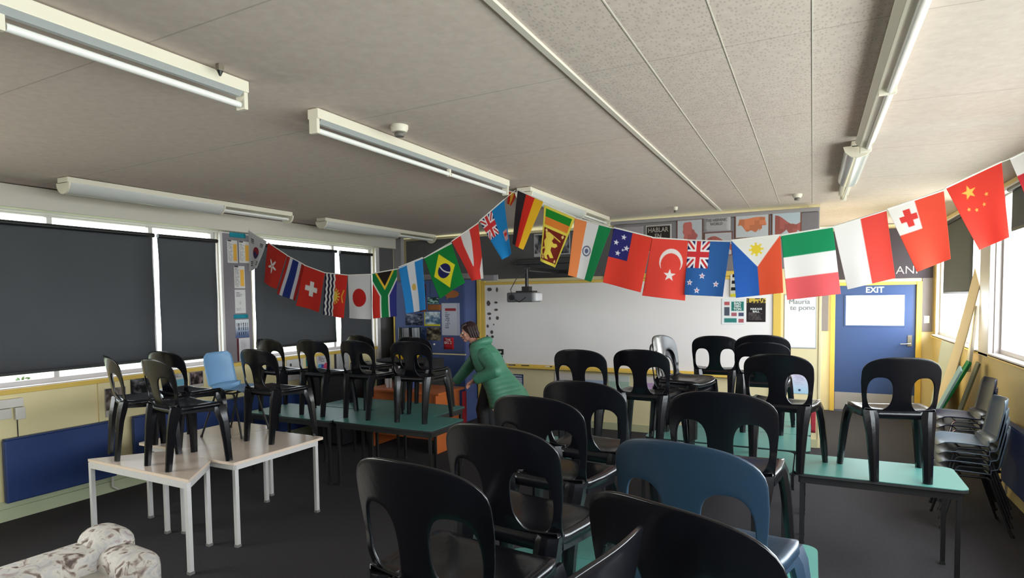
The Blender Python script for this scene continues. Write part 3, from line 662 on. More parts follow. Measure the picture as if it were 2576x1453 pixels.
FLAGS = [
 ('korea', (-6.008,5.023,2.692), (-5.698,5.014,2.543), (-5.862,5.019,2.244), (-6.010,5.023,2.211)),
 ('hongkong', (-5.685,5.014,2.533), (-5.375,5.004,2.372), (-5.582,5.011,1.990), (-5.794,5.017,2.078)),
 ('thailand', (-5.375,5.004,2.367), (-5.107,4.996,2.253), (-5.269,5.001,1.849), (-5.558,5.010,1.939)),
 ('swiss', (-5.101,4.996,2.249), (-4.788,4.987,2.154), (-4.888,4.990,1.722), (-5.239,5.000,1.799)),
 ('kiribati', (-4.788,4.987,2.154), (-4.463,4.977,2.119), (-4.525,4.979,1.658), (-4.841,4.988,1.696)),
 ('japan', (-4.463,4.977,2.119), (-4.147,4.968,2.118), (-4.167,4.968,1.647), (-4.468,4.977,1.658)),
 ('southafrica', (-4.109,4.966,2.125), (-3.787,4.957,2.160), (-3.800,4.957,1.682), (-4.107,4.966,1.656)),
 ('argentina', (-3.766,4.956,2.179), (-3.465,4.947,2.263), (-3.428,4.946,1.750), (-3.677,4.954,1.710)),
 ('brazil', (-3.450,4.947,2.259), (-3.121,4.937,2.386), (-2.978,4.933,2.004), (-3.282,4.942,1.855)),
 ('austria', (-3.111,4.937,2.404), (-2.808,4.928,2.558), (-2.765,4.926,2.040), (-2.888,4.930,2.017)),
 ('fiji', (-2.799,4.927,2.576), (-2.532,4.919,2.752), (-2.465,4.917,2.260), (-2.557,4.920,2.206)),
 ('spain', (-2.674,5.274,2.898), (-2.574,5.271,2.866), (-2.632,5.272,2.748), (-2.680,5.274,2.775)),
 ('germany', (-2.388,4.915,2.824), (-2.130,4.904,2.699), (-2.346,4.913,2.287), (-2.460,4.918,2.350)),
 ('srilanka', (-2.126,4.904,2.674), (-1.832,4.892,2.537), (-2.028,4.900,2.115), (-2.167,4.906,2.179)),
 ('india', (-1.836,4.892,2.534), (-1.511,4.879,2.427), (-1.690,4.886,1.981), (-1.903,4.895,2.045)),
 ('samoa', (-1.483,4.878,2.425), (-1.162,4.864,2.327), (-1.254,4.868,1.886), (-1.583,4.882,1.975)),
 ('turkey', (-1.162,4.864,2.324), (-0.881,4.853,2.289), (-0.904,4.854,1.815), (-1.251,4.868,1.860)),
 ('newzealand', (-0.878,4.853,2.288), (-0.563,4.839,2.261), (-0.616,4.842,1.843), (-0.905,4.854,1.862)),
 ('philippines', (-0.555,4.839,2.267), (-0.215,4.825,2.288), (-0.190,4.824,1.867), (-0.518,4.838,1.833)),
 ('italy', (-0.210,4.825,2.285), (0.123,4.811,2.323), (0.178,4.809,1.853), (-0.166,4.823,1.814)),
 ('indonesia', (0.125,4.811,2.325), (0.442,4.798,2.414), (0.501,4.795,1.956), (0.219,4.807,1.883)),
 ('tonga', (0.446,4.798,2.419), (0.756,4.785,2.516), (0.801,4.783,2.071), (0.619,4.791,1.992)),
 ('china', (0.767,4.784,2.533), (1.050,4.773,2.665), (1.094,4.771,2.193), (0.948,4.777,2.121)),
 ('peru', (1.091,4.771,2.678), (1.275,4.763,2.769), (1.322,4.762,2.388), (1.211,4.766,2.337)),
]
STRING_WEST = [(-6.099,5.026,2.849), (-5.993,5.023,2.691), (-5.698,5.014,2.543), (-5.375,5.004,2.372), (-5.101,4.996,2.253), (-4.788,4.987,2.154), (-4.463,4.977,2.119), (-4.125,4.967,2.117), (-3.777,4.957,2.164), (-3.455,4.947,2.259), (-3.111,4.937,2.404), (-2.799,4.927,2.572), (-2.532,4.919,2.752), (-2.412,4.916,2.827)]
STRING_EAST = [(-2.388,4.915,2.824), (-2.126,4.904,2.695), (-1.832,4.892,2.537), (-1.500,4.878,2.426), (-1.162,4.864,2.324), (-0.881,4.853,2.289), (-0.560,4.839,2.264), (-0.212,4.825,2.288), (0.125,4.811,2.325), (0.444,4.798,2.416), (0.762,4.785,2.526), (1.054,4.773,2.667), (1.091,4.771,2.680), (1.275,4.763,2.769)]
# ---------------------------------------------------------------- lamps on the ceiling (all switched off)
def lamp(x, y0, y1, style, label):
    zt = min(zc(x - .1), zc(x + .1)) - .003; Ln = y1 - y0; w = Ln / 2; z = 0
    t = thing('strip_light', label, 'ceiling light', (x, (y0 + y1) / 2, zt), 0, None)
    if style == 'batten':
        MB().box(-.038, .038, -w, w, -.055, 0).obj('housing', lampw, t, bevel=.004)
        MB().rings([[(-.036, y, -.055), (.036, y, -.055), (.012, y, -.075), (-.012, y, -.075)] for y in (-w + .03, w - .03)]).obj('reflector', reflw, t)
        for s in (-1, 1): MB().box(-.03, .03, s * (w - .012) - .012, s * (w - .012) + .012, -.135, -.05).obj('lamp_holder', lampw, t, bevel=.005)
        for a, b in ((-w + .025, .22 * Ln * .4), (.22 * Ln * .4 + .03, w - .025)):
            MB().tube([(-.0, a, -.112), (-.0, b, -.112)], .0155, 12).obj('lamp_tube', tubew, t, smooth=True)
        MB().box(-.012, .012, .22 * Ln * .4 + .004, .22 * Ln * .4 + .026, -.13, -.055).obj('clip', lampw, t)
    if style == 'twin':
        MB().box(-.075, .075, -w, w, -.050, 0).obj('housing', lampw, t, bevel=.004)
        m = MB(); R = []
        for y in (-w + .02, w * .22):
            R.append([(.088 * math.cos(a), y, -.045 - .085 * math.sin(a)) for a in [PI * k / 10 for k in range(11)]])
        m.rings(R); m.obj('diffuser', mat('ribbed_acrylic_diffuser', L(196, 196, 192), .25), t, smooth=True, angle=60)
        for y in (-w + .008, w * .22 + .008, w - .012):
            MB().rings([[(.094 * math.cos(a), yy, -.042 - .092 * math.sin(a)) for a in [PI * k / 10 for k in range(11)]] for yy in (y - .008, y + .008)]).obj('end_cap', lampw, t)
        for s in (-1, 1): MB().tube([(s * .032, w * .23, -.082), (s * .032, w - .03, -.082)], .0145, 10).obj('lamp_tube', tubew, t, smooth=True)
    if style == 'prism':
        MB().box(-.045, .045, -w, w, -.045, 0).obj('housing', lampw, t, bevel=.004)
        R = [[(.085 * math.cos(a), yy, -.04 - .075 * math.sin(a)) for a in [PI * k / 8 for k in range(9)]] for yy in (-w + .02, .15 * w)]
        MB().rings(R).obj('diffuser', mat('clear_prismatic_diffuser', L(200, 204, 202), .12), t, smooth=True, angle=50)
        MB().rings([[(.095 * math.cos(a), yy, -.035 - .085 * math.sin(a)) for a in [PI * k / 6 for k in range(7)]] for yy in (-w, -w + .02)]).obj('end_cap', lampw, t)
        MB().tube([(0, .15 * w, -.08), (0, w - .03, -.08)], .0155, 10).obj('lamp_tube', tubew, t, smooth=True)
        MB().box(-.03, .03, w - .03, w, -.10, -.04).obj('lamp_holder', lampw, t, bevel=.004)
    if style == 'hood':
        MB().rings([[(-.05, y, 0), (.055, y, 0), (.062, y, -.04), (.03, y, -.075), (-.03, y, -.075), (-.058, y, -.04)] for y in (-w, w)]).obj('housing', lampw, t, bevel=.006)
        MB().tube([(.02, -w + .02, -.085), (.02, w - .02, -.085)], .0155, 10).obj('lamp_tube', tubew, t, smooth=True)
        MB().box(-.03, .05, .30, .34, -.10, -.03).obj('clip', lampw, t, bevel=.004)
        MB().box(-.03, .04, w - .03, w + .01, -.11, -.02).obj('lamp_holder', lampw, t, bevel=.004)
    return t
lamp(-2.49, -.35, 2.08, 'batten', 'long bare-tube strip light at the upper left corner, nearest the camera')
lamp(-2.49, 2.53, 4.88, 'batten', 'bare-tube strip light whose far end holds up the middle of the flag string')
lamp(-2.49, 5.25, 7.75, 'twin', 'strip light behind the middle flags, farthest of the centre row')
lamp(-5.42, 2.75, 5.08, 'twin', 'strip light with a half-length ribbed cover above the left blinds')
lamp(-5.42, 5.60, 8.00, 'twin', 'strip light over the back left corner, half covered')
lamp(.31, 1.6, 4.84, 'hood', 'hooded strip light running in from the top right')
lamp(.28, 4.95, 7.30, 'prism', 'strip light with a clear prismatic cover at the far right of the ceiling')
def sensor(x, y, r, label):
    t = thing('smoke_detector', label, 'detector', (x, y, zc(x)))
    MB().tube([(0, 0, 0), (0, 0, -.018), (0, 0, -.04)], [r, r, r * .8], 18).obj('base', lampw, t, smooth=True, angle=50)
    MB().tube([(0, 0, -.04), (0, 0, -.052), (0, 0, -.066)], [r * .45, r * .6, r * .5], 14).obj('sensor_head', mat('grey_sensor_vents', L(110, 104, 98), .5), t, smooth=True, angle=50)
sensor(-2.29, 3.05, .055, 'round white detector on the ceiling beside the middle strip light')
sensor(-.16, 7.25, .05, 'round white detector on the ceiling above the grey map pinboard')
sensor(-1.50, 7.45, .03, 'tiny white detector on the ceiling above the black chalk words poster')
t = thing('cable_clip', 'small grey clip on the ceiling beside the nearest strip light', 'clip', (-2.40, 1.88, zc(-2.40)))
MB().box(-.012, .012, -.015, .015, -.03, 0).obj('bracket', mat('dull_clip_metal', L(120, 110, 96), .4), t, bevel=.004)
MB().rings([[(.014 * math.cos(a), .014 * math.sin(a), -.03) for a in [2 * PI * k / 8 for k in range(8)]], [(.004 * math.cos(a), .004 * math.sin(a), -.052) for a in [2 * PI * k / 8 for k in range(8)]]]).obj('tip', blackmet, t)

# ---------------------------------------------------------------- tables
def table(x0, x1, y0, y1, label, zt=.66, top=None, leg=None, edge=None, group=None, poly=None, lt=.013, rad=.06, apron=.05):
    cx, cy = (x0 + x1) / 2, (y0 + y1) / 2
    t = thing('school_table' if poly is None else 'trapezoid_table', label, 'table', (cx, cy, 0), 0, group)
    if poly is None:
        P = []
        for (sx, sy, a0) in ((1, 1, 0), (-1, 1, 90), (-1, -1, 180), (1, -1, 270)):
            for k in range(6):
                a = math.radians(a0 + 18 * k)
                P.append((sx * ((x1 - x0) / 2 - rad) + rad * math.cos(a), sy * ((y1 - y0) / 2 - rad) + rad * math.sin(a)))
        corners = [(sx * ((x1 - x0) / 2 - .05), sy * ((y1 - y0) / 2 - .05)) for sx in (-1, 1) for sy in (-1, 1)]
        fp = [(-(x1 - x0) / 2 + .04, -(y1 - y0) / 2 + .04), ((x1 - x0) / 2 - .04, -(y1 - y0) / 2 + .04), ((x1 - x0) / 2 - .04, (y1 - y0) / 2 - .04), (-(x1 - x0) / 2 + .04, (y1 - y0) / 2 - .04)]
    else:
        P = [(x - cx, y - cy) for x, y in poly]; c0 = Vector((sum(p[0] for p in P) / len(P), sum(p[1] for p in P) / len(P)))
        fp = [tuple(Vector(p) + (c0 - Vector(p)).normalized() * .022) for p in P]; corners = [tuple(Vector(p) + (c0 - Vector(p)).normalized() * .03) for p in P]
    MB().rings([[(x, y, zt - .004) for x, y in P], [(x, y, zt) for x, y in P]]).obj('table_top', top or teal, t)
    MB().rings([[(x, y, zt - .022) for x, y in P], [(x * 1.002, y * 1.002, zt - .0041) for x, y in P]]).obj('edge_band', edge or darkedge, t)
    m = MB(); n = len(fp)
    for i in range(n):
        a, b = Vector(fp[i]), Vector(fp[(i + 1) % n]); d = (b - a).normalized(); nn = Vector((-d.y, d.x)) * .012
        q = [a - nn, b - nn, b + nn, a + nn]
        m.rings([[(v.x, v.y, zt - .023 - apron) for v in q], [(v.x, v.y, zt - .0225) for v in q]])
    m.obj('apron_frame', leg or blackmet, t)
    for (x, y) in corners:
        l_ = MB().box(-lt, lt, -lt, lt, .012, zt - .024).obj('leg', leg or blackmet, t, bevel=.003, loc=(x, y, 0))
        MB().box(-lt - .002, lt + .002, -lt - .002, lt + .002, 0, .02).obj('foot_cap', mat('grey_foot_cap', L(120, 118, 116), .6) if leg else darkedge, l_)
    return t
iv = dict(top=ivory, leg=silver, edge=mat('pale_beech_edging', L(224, 204, 184), .4), zt=.66, lt=.016, apron=.045)
table(-4.96, -3.74, 2.585, 2.985, 'ivory topped trapezoid table with silver legs, nearest on the left', poly=[(-4.96, 2.60), (-3.74, 2.575), (-4.055, 2.975), (-4.64, 3.0)], **iv)
table(-4.535, -3.815, 2.988, 3.90, 'ivory topped desk with silver legs, right one of the pair behind the trapezoid table', rad=.012, **iv)
table(-5.13, -4.545, 3.09, 4.05, 'ivory topped desk at the left wall side, under the light blue chair', rad=.012, **iv)
G = 'teal topped school tables'
for x0, x1, y0, y1, lab in (
    (-5.46, -4.265, 4.44, 5.04, 'teal table nearest the radiator in the back left group'),
    (-4.26, -3.065, 4.46, 5.06, 'teal table with its rounded corner by the orange desk'),
    (-5.04, -4.285, 5.07, 5.67, 'teal table in the second row of the back left group, by the black cabinet'),
    (-4.28, -3.42, 5.07, 5.67, 'teal table in the second row, directly before the orange desk'),
    (-.10, .865, 4.40, 4.95, 'pale teal table standing out at the right with its corner free'),
    (-1.30, -.11, 4.36, 4.96, 'teal table between the rows, left of the free standing corner table'),
    (-2.20, -1.31, 4.13, 4.73, 'teal table at the left end of the middle rows'),
    (-1.27, .0, 5.02, 5.60, 'teal table under the stacked chairs before the whiteboard'),
    (-1.05, .0, 5.61, 6.15, 'teal table behind the one with the stacked chairs, before the whiteboard'), (-1.30, -.1, 6.16, 6.76, 'teal table farthest back before the whiteboard'),
    (-1.26, .035, 2.54, 3.13, 'teal table in the foreground group with a free right corner'),
    (-1.26, .035, 1.945, 2.535, 'teal table hidden under the foreground chairs, second row'),
    (-1.16, .16, 1.35, 1.94, 'teal table under the two largest foreground chairs'),
    (-1.16, .16, .50, 1.345, 'teal table nearest the camera, below the picture edge')):
    table(x0, x1, y0, y1, lab, group=None)

# ---------------------------------------------------------------- moulded plastic chair
HT = .365
def bw(h):
    w = .205 + .018 * min(1, h / .2)
    top = HT - .012 * 0
    if h > HT - .115:
        q = (h - (HT - .115)) / .115
        w *= max(0.0, 1 - q ** 2.6) ** (1 / 2.6) if q < 1 else 0
    return w
def bmap(x, h):
    y = -.165 - .062 * (h / .35) + 1.0 * x * x * (.55 + .45 * min(1, h / .12)) + .022 * math.exp(-(h / .05) ** 2)
    return (x, y, .43 + h)
def back_panel(holes=True, K=7, N=72):
    m = MB(); cx, cz, a, b = .1205, .125, .068, .108
    for s in (-1, 1):
        inner, outer = [], []
        angs = sorted([2 * PI * k / N for k in range(N)] + [math.atan2(-cz, -cx) % (2 * PI), math.atan2(-cz, bw(0) - cx) % (2 * PI), math.atan2(HT - cz, -cx) % (2 * PI)])
        for t in angs:
            c, sn = math.cos(t), math.sin(t); n = 2.7 if sn > 0 else 2.3
            r = (abs(c / a) ** n + abs(sn / b) ** n) ** (-1 / n)
            inner.append((cx + r * c, cz + r * sn))
            lo, hi = 0, 1.0
            for _ in range(40):
                md = (lo + hi) / 2; x, h = cx + md * c, cz + md * sn
                ok = x >= 0 and 0 <= h <= HT and x <= bw(h)
                if ok: lo = md
                else: hi = md
            outer.append((cx + lo * c, cz + lo * sn))
        R = []
        for k in range(K + 1):
            f = k / K
            R.append([bmap(s * (i[0] * (1 - f) + o[0] * f), i[1] * (1 - f) + o[1] * f) for i, o in zip(inner, outer)])
        m.rings(R, True, False)
        if not holes: m.add([bmap(s * p[0], p[1]) for p in inner], [tuple(range(len(inner)))])
    return m
def weld(o, d=.0006):
    bm = bmesh.new(); bm.from_mesh(o.data); bmesh.ops.remove_doubles(bm, verts=bm.verts, dist=d)
    bmesh.ops.recalc_face_normals(bm, faces=bm.faces); bm.to_mesh(o.data); bm.free(); o.data.shade_smooth()
def moulded_chair(m, label, loc, rz):
    t = thing('moulded_chair', label, 'chair', loc, rz)
    o = back_panel().obj('backrest', m, t, smooth=True); weld(o)
    so = o.modifiers.new('t', 'SOLIDIFY'); so.thickness = .009; so.offset = 0; so.use_rim = True
    bv = o.modifiers.new('b', 'BEVEL'); bv.width = .003; bv.segments = 2; bv.limit_method = 'ANGLE'; bv.angle_limit = math.radians(50)
    # seat: dished sheet with a turned down rim
    R = []; nu = 16
    for k in range(15):
        v = k / 14; y = -.148 + .353 * v; hw = .198 + .018 * min(1, v * 2)
        if v > .8: hw -= .018 * ((v - .8) / .2) ** 2
        row = []
        for j in range(nu + 1):
            u = -1 + 2 * j / nu
            z = .437 + .012 * abs(u) ** 3 - .014 * math.sin(PI * min(1, v * 1.1)) * (1 - u * u) - .012 * max(0, (v - .85) / .15) ** 2 + .012 * max(0, (.15 - v) / .15)
            row.append((u * hw, y - .010 * (u * u) * (v > .9), z))
        R.append(row)
    sm = MB().rings(R, False, False)
    rim = [r[0] for r in R] + R[-1][1:-1] + [r[-1] for r in R][::-1]
    drop = [(x * 1.012, y + (.006 if k > 13 and k < 30 else 0), z - .034) for k, (x, y, z) in enumerate(rim)]
    sm.add(rim + drop, [(i, i + 1, len(rim) + i + 1, len(rim) + i) for i in range(len(rim) - 1)])
    sm.rings([[(x, -.150 - .004 * 0, z) for x in np.linspace(-.150, .150, 9)] for z in (.445, .395)], False, False)
    o = sm.obj('seat', m, t, smooth=True); weld(o)
    so = o.modifiers.new('t', 'SOLIDIFY'); so.thickness = .006; so.offset = 0
    def leg(st):
        R = []
        for (x, y, z, wx, wy) in st:
            q = .28
            R.append([(x - wx / 2, y - wy / 2 * q, z), (x - wx / 2 * q, y - wy / 2, z), (x + wx / 2 * q, y - wy / 2, z), (x + wx / 2, y - wy / 2 * q, z), (x + wx / 2, y + wy / 2, z), (x + wx / 2 * .3, y + wy / 2, z), (x, y + wy * .15, z), (x - wx / 2 * .3, y + wy / 2, z), (x - wx / 2, y + wy / 2, z)])
        MB().rings(R).obj('leg', m, t, smooth=True, angle=25)
    for s in (-1, 1):
        leg([(s * .150, -.198, 0, .048, .034), (s * .152, -.185, .15, .056, .040), (s * .156, -.170, .30, .068, .048), (s * .160, -.152, .395, .085, .058), (s * .166, -.140, .448, .080, .060)])
        leg([(s * .246, .198, 0, .034, .044), (s * .234, .190, .15, .040, .050), (s * .220, .178, .30, .044, .060), (s * .208, .160, .385, .048, .086), (s * .200, .150, .425, .030, .110)])
        # moulded side bracket between the legs
        MB().rings([[(s * .196, -.12, .40), (s * .196, -.12, .436), (s * .206, -.12, .436), (s * .206, -.12, .40)], [(s * .206, .0, .395), (s * .206, .0, .438), (s * .216, .0, .438), (s * .216, .0, .395)], [(s * .206, .12, .385), (s * .206, .12, .438), (s * .216, .12, .438), (s * .216, .12, .385)]]).obj('side_rail', m, t)
    return t
base_black = None; base_navy = None
def place(x, y, r, label, z=.66, m='black'):
    global base_black, base_navy
    if m == 'black':
        if base_black is None: base_black = moulded_chair(blackpl, label, (x, y, z), math.radians(r)); return base_black
        return dup(base_black, (x, y, z), math.radians(r), label)
    if base_navy is None: base_navy = moulded_chair(navypl, label, (x, y, z), math.radians(r)); return base_navy
for x, y, r, z, lab in (
    (-4.751, 2.894, -21.3, .66, 'black moulded chair leftmost of all, on the far left end of the trapezoid table'),
    (-4.172, 2.850, -7.2, .66, 'black moulded chair standing mid-way on the near trapezoid table'),
    (-4.78, 3.30, 1.7, .66, 'black moulded chair half hidden behind the one on the trapezoid table'),
    (-4.169, 3.709, -.7, .66, 'black moulded chair on the right-hand ivory desk'),
    (-5.20, 4.74, -5.3, .66, 'black moulded chair on a teal table against the second blind, bright window spots behind it'),
    (-4.629, 4.772, -.9, .66, 'black moulded chair with the circles poster seen through its opening'),
    (-4.074, 4.825, -2.7, .66, 'black moulded chair on the teal table left of the yellow bag'),
    (-4.629, 5.538, -8.6, .66, 'black moulded chair in the second row, in front of the last blind'),
    (-3.478, 4.874, 6.6, .66, 'black moulded chair at the right end of the back left group, nearest the person'),
    (-3.80, 5.40, .6, .66, 'black moulded chair behind the last one of the back left group'),
    (-1.59, 4.53, -5.2, .66, 'leftmost of the two equal black chairs before the middle of the whiteboard'),
    (-1.15, 4.675, -5.4, .66, 'right one of the two equal black chairs before the middle of the whiteboard'),
    (-.88, 6.45, 3.0, .66, 'black moulded chair farthest back, its openings showing the whiteboard'),
    (-.385, 5.72, 1.0, .66, 'lower chair of the nested pair beside the yellow post'),
    (-.385, 5.72, 1.0, .72, 'upper chair of the nested pair beside the yellow post'),
    (-.98, 5.10, -103, .66, 'lower of the two nested glossy chairs turned sideways'),
    (-.96, 5.10, -103, .725, 'upper of the two nested glossy chairs turned sideways'),
    (-.18, 4.60, -9.0, .66, 'black moulded chair whose opening shows the pastel notice'),
    (.470, 4.62, 12.5, .66, 'black moulded chair alone on the right before the blue exit door'),
    (-.97, 2.896, -6.7, .66, 'black moulded chair in the foreground group showing cream wall through its opening'),
    (-.99, 2.406, -7.8, .66, 'black moulded chair in the foreground just right of the person'),
    (-.33, 2.80, -3, .66, 'black moulded chair with a bright shine on its back behind the navy chair'),
    (-.877, 1.855, -6.9, .66, 'second large black chair from the bottom left of the foreground group'),
    (-.872, 1.398, -6.0, .66, 'large black chair at the lower left of the foreground group'),
    (-.18, 1.349, -21.1, .66, 'largest black chair back at the bottom of the picture'),
    (-.50, .94, 80, .66, 'brown-tinged black chair turned sideways at the bottom edge')):
    place(x, y, r, lab, z)
place(-.275, 1.861, -13.3, 'navy blue moulded chair between the black foreground chairs', m='navy')

# ---------------------------------------------------------------- shell chairs with steel legs
def shell_chair(m, mf, label, loc, rz, sc=1.0, group=None, h=.36):
    t = thing('shell_chair', label, 'chair', loc, rz, group); t.scale = (sc, sc, sc)
    prof = []
    for k in range(25):
        f = k / 24
        if f < .45: g = f / .45; prof.append((-.235 + .055 * g, .43 + h - (h - .06) * g))
        elif f < .65: g = (f - .45) / .2; a = g * PI / 2; prof.append((-.18 + .075 * math.sin(a) * .9, .49 - .06 + .06 * math.cos(a) * 1.0 - .0))
        else: g = (f - .65) / .35; prof.append((-.1125 + .325 * g, .43 + .004 * math.sin(g * PI) - .010 + .012 * g - .03 * max(0, g - .85) / .15))
    R = []
    for k, (y, z) in enumerate(prof):
        f = k / 24; hw = .205
        if f < .12: hw = .150 + .052 * math.sqrt(max(0, 1 - (1 - f / .12) ** 2))
        if f > .9: hw = .205 - .03 * ((f - .9) / .1) ** 2
        row = []
        for j in range(19):
            u = -1 + 2 * j / 18; c = (u * u)
            if f < .55: row.append((u * hw, y + .050 * c, z - .0 * c))
            else: row.append((u * hw, y + .05 * c * max(0, (.70 - f) / .15), z + .030 * c))
        R.append(row)
    o = MB().rings(R, False, False).obj('shell_seat', m, t, smooth=True)
    so = o.modifiers.new('t', 'SOLIDIFY'); so.thickness = .006; so.offset = 0
    for s in (-1, 1):
        MB().tube([(s * .21, -.22, 0.006), (s * .165, -.09, .40), (s * .160, -.07, .414), (s * .160, .09, .414), (s * .165, .11, .40), (s * .21, .21, 0.006)], .0095, 8).obj('leg_frame', mf, t, smooth=True)
        for yy in (-.222, .212): MB().tube([(s * .21, yy, 0), (s * .208, yy * .98, .022)], .0125, 8).obj('foot_cap', blackmet, t)
    MB().tube([(-.160, -.06, .412), (.160, -.06, .412)], .008, 6).tube([(-.160, .08, .412), (.160, .08, .412)], .008, 6).obj('cross_bar', mf, t)
    return t
sb = shell_chair(skypl, blackmet, 'light blue plastic shell chair with thin black legs on the far ivory desk', (-4.66, 3.69, .66), math.radians(-75), .93)
# stacks of chairs on the floor by the right wall (seats face left)
far0 = None
for k in range(5):
    lab = ['bottom', 'second', 'third', 'fourth', 'topmost'][k]
    z = k * .075; x = 1.25 - .006 * k; q = lab + ' chair of the dark blue stack beside the leaning boards'
    if far0 is None: far0 = shell_chair(mat('dark_blue_seat_vinyl', L(20, 26, 52), .42, spec=.3), chrome, q, (x, 6.62, z), math.radians(92))
    else: dup(far0, (x, 6.62, z), math.radians(92), q)
near0 = None
for k in range(4):
    lab = ['bottom', 'second', 'third', 'topmost'][k]
    z = k * .072; x = 1.14 - .006 * k; q = lab + ' chair of the grey-blue shell stack by the right wall'
    if near0 is None: near0 = shell_chair(greypl, blackmet, q, (x, 5.86, z), math.radians(90), 1.03)
    else: dup(near0, (x, 5.86, z), math.radians(90), q)

# ---------------------------------------------------------------- bunting of national flags
def st(S, edges, cols):
    c = solid(S, cols[-1])
    prev = 0
    for e, k in zip(edges, cols): put(c, (S >= prev) & (S < e), k); prev = e
    return c
RED, WH, BL, GR, YE = (206, 52, 42), (222, 218, 214), (36, 60, 140), (20, 140, 84), (238, 190, 30)
def f_korea(S, T):
    c = solid(S, (205, 202, 204)); x = (S - .5); y = (T - .5) * 1.4; r = np.hypot(x, y); put(c, r < .24, (150, 44, 60)); put(c, (r < .24) & (y > .05 * np.sin(x * 16)), (60, 50, 92))
    for cx, cy in ((.22, .2), (.8, .2), (.22, .82), (.8, .82)): put(c, (np.abs(S - cx) < .09) & (np.abs(T - cy) < .07) & (((T * 40) % 2) < 1.2), (90, 88, 92))
    return c
def f_hongkong(S, T):
    c = solid(S, (188, 46, 36))
    x = (S - .45); y = (T - .48) * 1.4; a = np.arctan2(y, x); r = np.hypot(x, y); k = 2 * PI / 5; b = ((a + .4) % k) - k / 2
    put(c, (np.abs(b) * r < .045 * np.sin(np.clip(r / .27, 0, 1) * PI) ** .5) & (r > .03) & (r < .26), WH); return c
def f_thailand(S, T): return st(S, (.17, .33, .67, .83, 1.01), ((176, 40, 34), (206, 204, 210), (34, 48, 118), (206, 204, 210), (170, 38, 32)))
def f_swiss(S, T):
    c = solid(S, (196, 44, 34)); put(c, ((np.abs(S - .5) < .09) & (np.abs(T - .5) < .18)) | ((np.abs(S - .5) < .27) & (np.abs(T - .5) < .062)), WH); return c
def f_kiribati(S, T):
    c = solid(S, (200, 44, 34)); x = S + .018 * np.sin(T * 2 * PI * 6)
    for a, b_, k in ((-1, .06, (26, 26, 50)), (.06, .14, WH), (.14, .23, (26, 26, 50)), (.23, .31, WH), (.31, .40, (26, 26, 50)), (.40, .48, WH)): put(c, (x >= a) & (x < b_), k)
    r = np.hypot(S - .5, (T - .52) * 1.3); an = np.arctan2((T - .52) * 1.3, S - .5)
    put(c, (S > .48) & ((r < .15) | ((r < .25) & (np.cos(an * 14) > .1))), (220, 190, 70))
    put(c, (np.abs(S - .83 - .5 * np.abs(T - .5)) < .028) & (np.abs(T - .5) < .15), (222, 160, 50)); return c
def f_japan(S, T): return put(solid(S, (205, 202, 202)), np.hypot((S - .5), (T - .52) * 1.45) < .30, (176, 30, 26))
def f_southafrica(S, T):
    c = solid(S, (200, 46, 36)); put(c, S > .5, (48, 52, 128))
    y = T * 1.5; x = np.abs(S - .5)
    arm = np.where(y < .72, np.abs(x - (.5 - y * .62)) if False else np.abs((.47 - x) - y * .66) * .83, x)
    stem = np.where(y < .70, 9, x)
    d = np.minimum(np.where(y < .80, np.abs((.50 - x) - y * .68) * .82, 9), stem)
    put(c, d < .185, WH); put(c, d < .135, (16, 118, 62))
    tri = (y < .60) & (x < .40 - y * .66); put(c, tri, (226, 184, 50)); put(c, (y < .50) & (x < .315 - y * .66), (30, 22, 20)); return c
def f_argentina(S, T):
    c = st(S, (.34, .67, 1.01), ((40, 130, 196), (210, 210, 214), (40, 130, 196))); put(c, np.hypot(S - .5, (T - .5) * 1.45) < .10, (206, 170, 84)); return c
def f_brazil(S, T):
    c = solid(S, (14, 124, 52)); put(c, (np.abs(S - .5) / .40 + np.abs(T - .5) / .42) < 1, (226, 214, 40)); r = np.hypot(S - .5, (T - .5) * 1.45); put(c, r < .235, (32, 32, 88))
    put(c, (r < .235) & (np.abs(np.hypot(S - .9, (T - .3) * 1.45) - .50) < .02), WH); return c
def f_austria(S, T):
    c = solid(S, (210, 56, 48)); w = .17 * np.clip((.72 - T) / .5, 0, 1) ** .6; put(c, (np.abs(S - .5) < w) & (T < .72), (214, 208, 206)); put(c, (S > .80) & (T > .82 - (S - .8)), (220, 214, 212)); return c
def f_fiji(S, T):
    c = solid(S, (30, 128, 190)); jack(S, T, .50, .50, c); put(c, (np.abs(S - .82) < .12) & (np.abs(T - .62) < .10), (206, 150, 150)); put(c, (np.abs(S - .82) < .09) & (np.abs(T - .60) < .03), (190, 50, 50)); return c
def f_spain(S, T): return st(S, (.3, .7, 1.01), ((190, 50, 34), (228, 176, 60), (190, 50, 34)))
def f_germany(S, T): return st(S, (.33, .67, 1.01), ((44, 34, 40), (204, 42, 30), (226, 176, 36)))
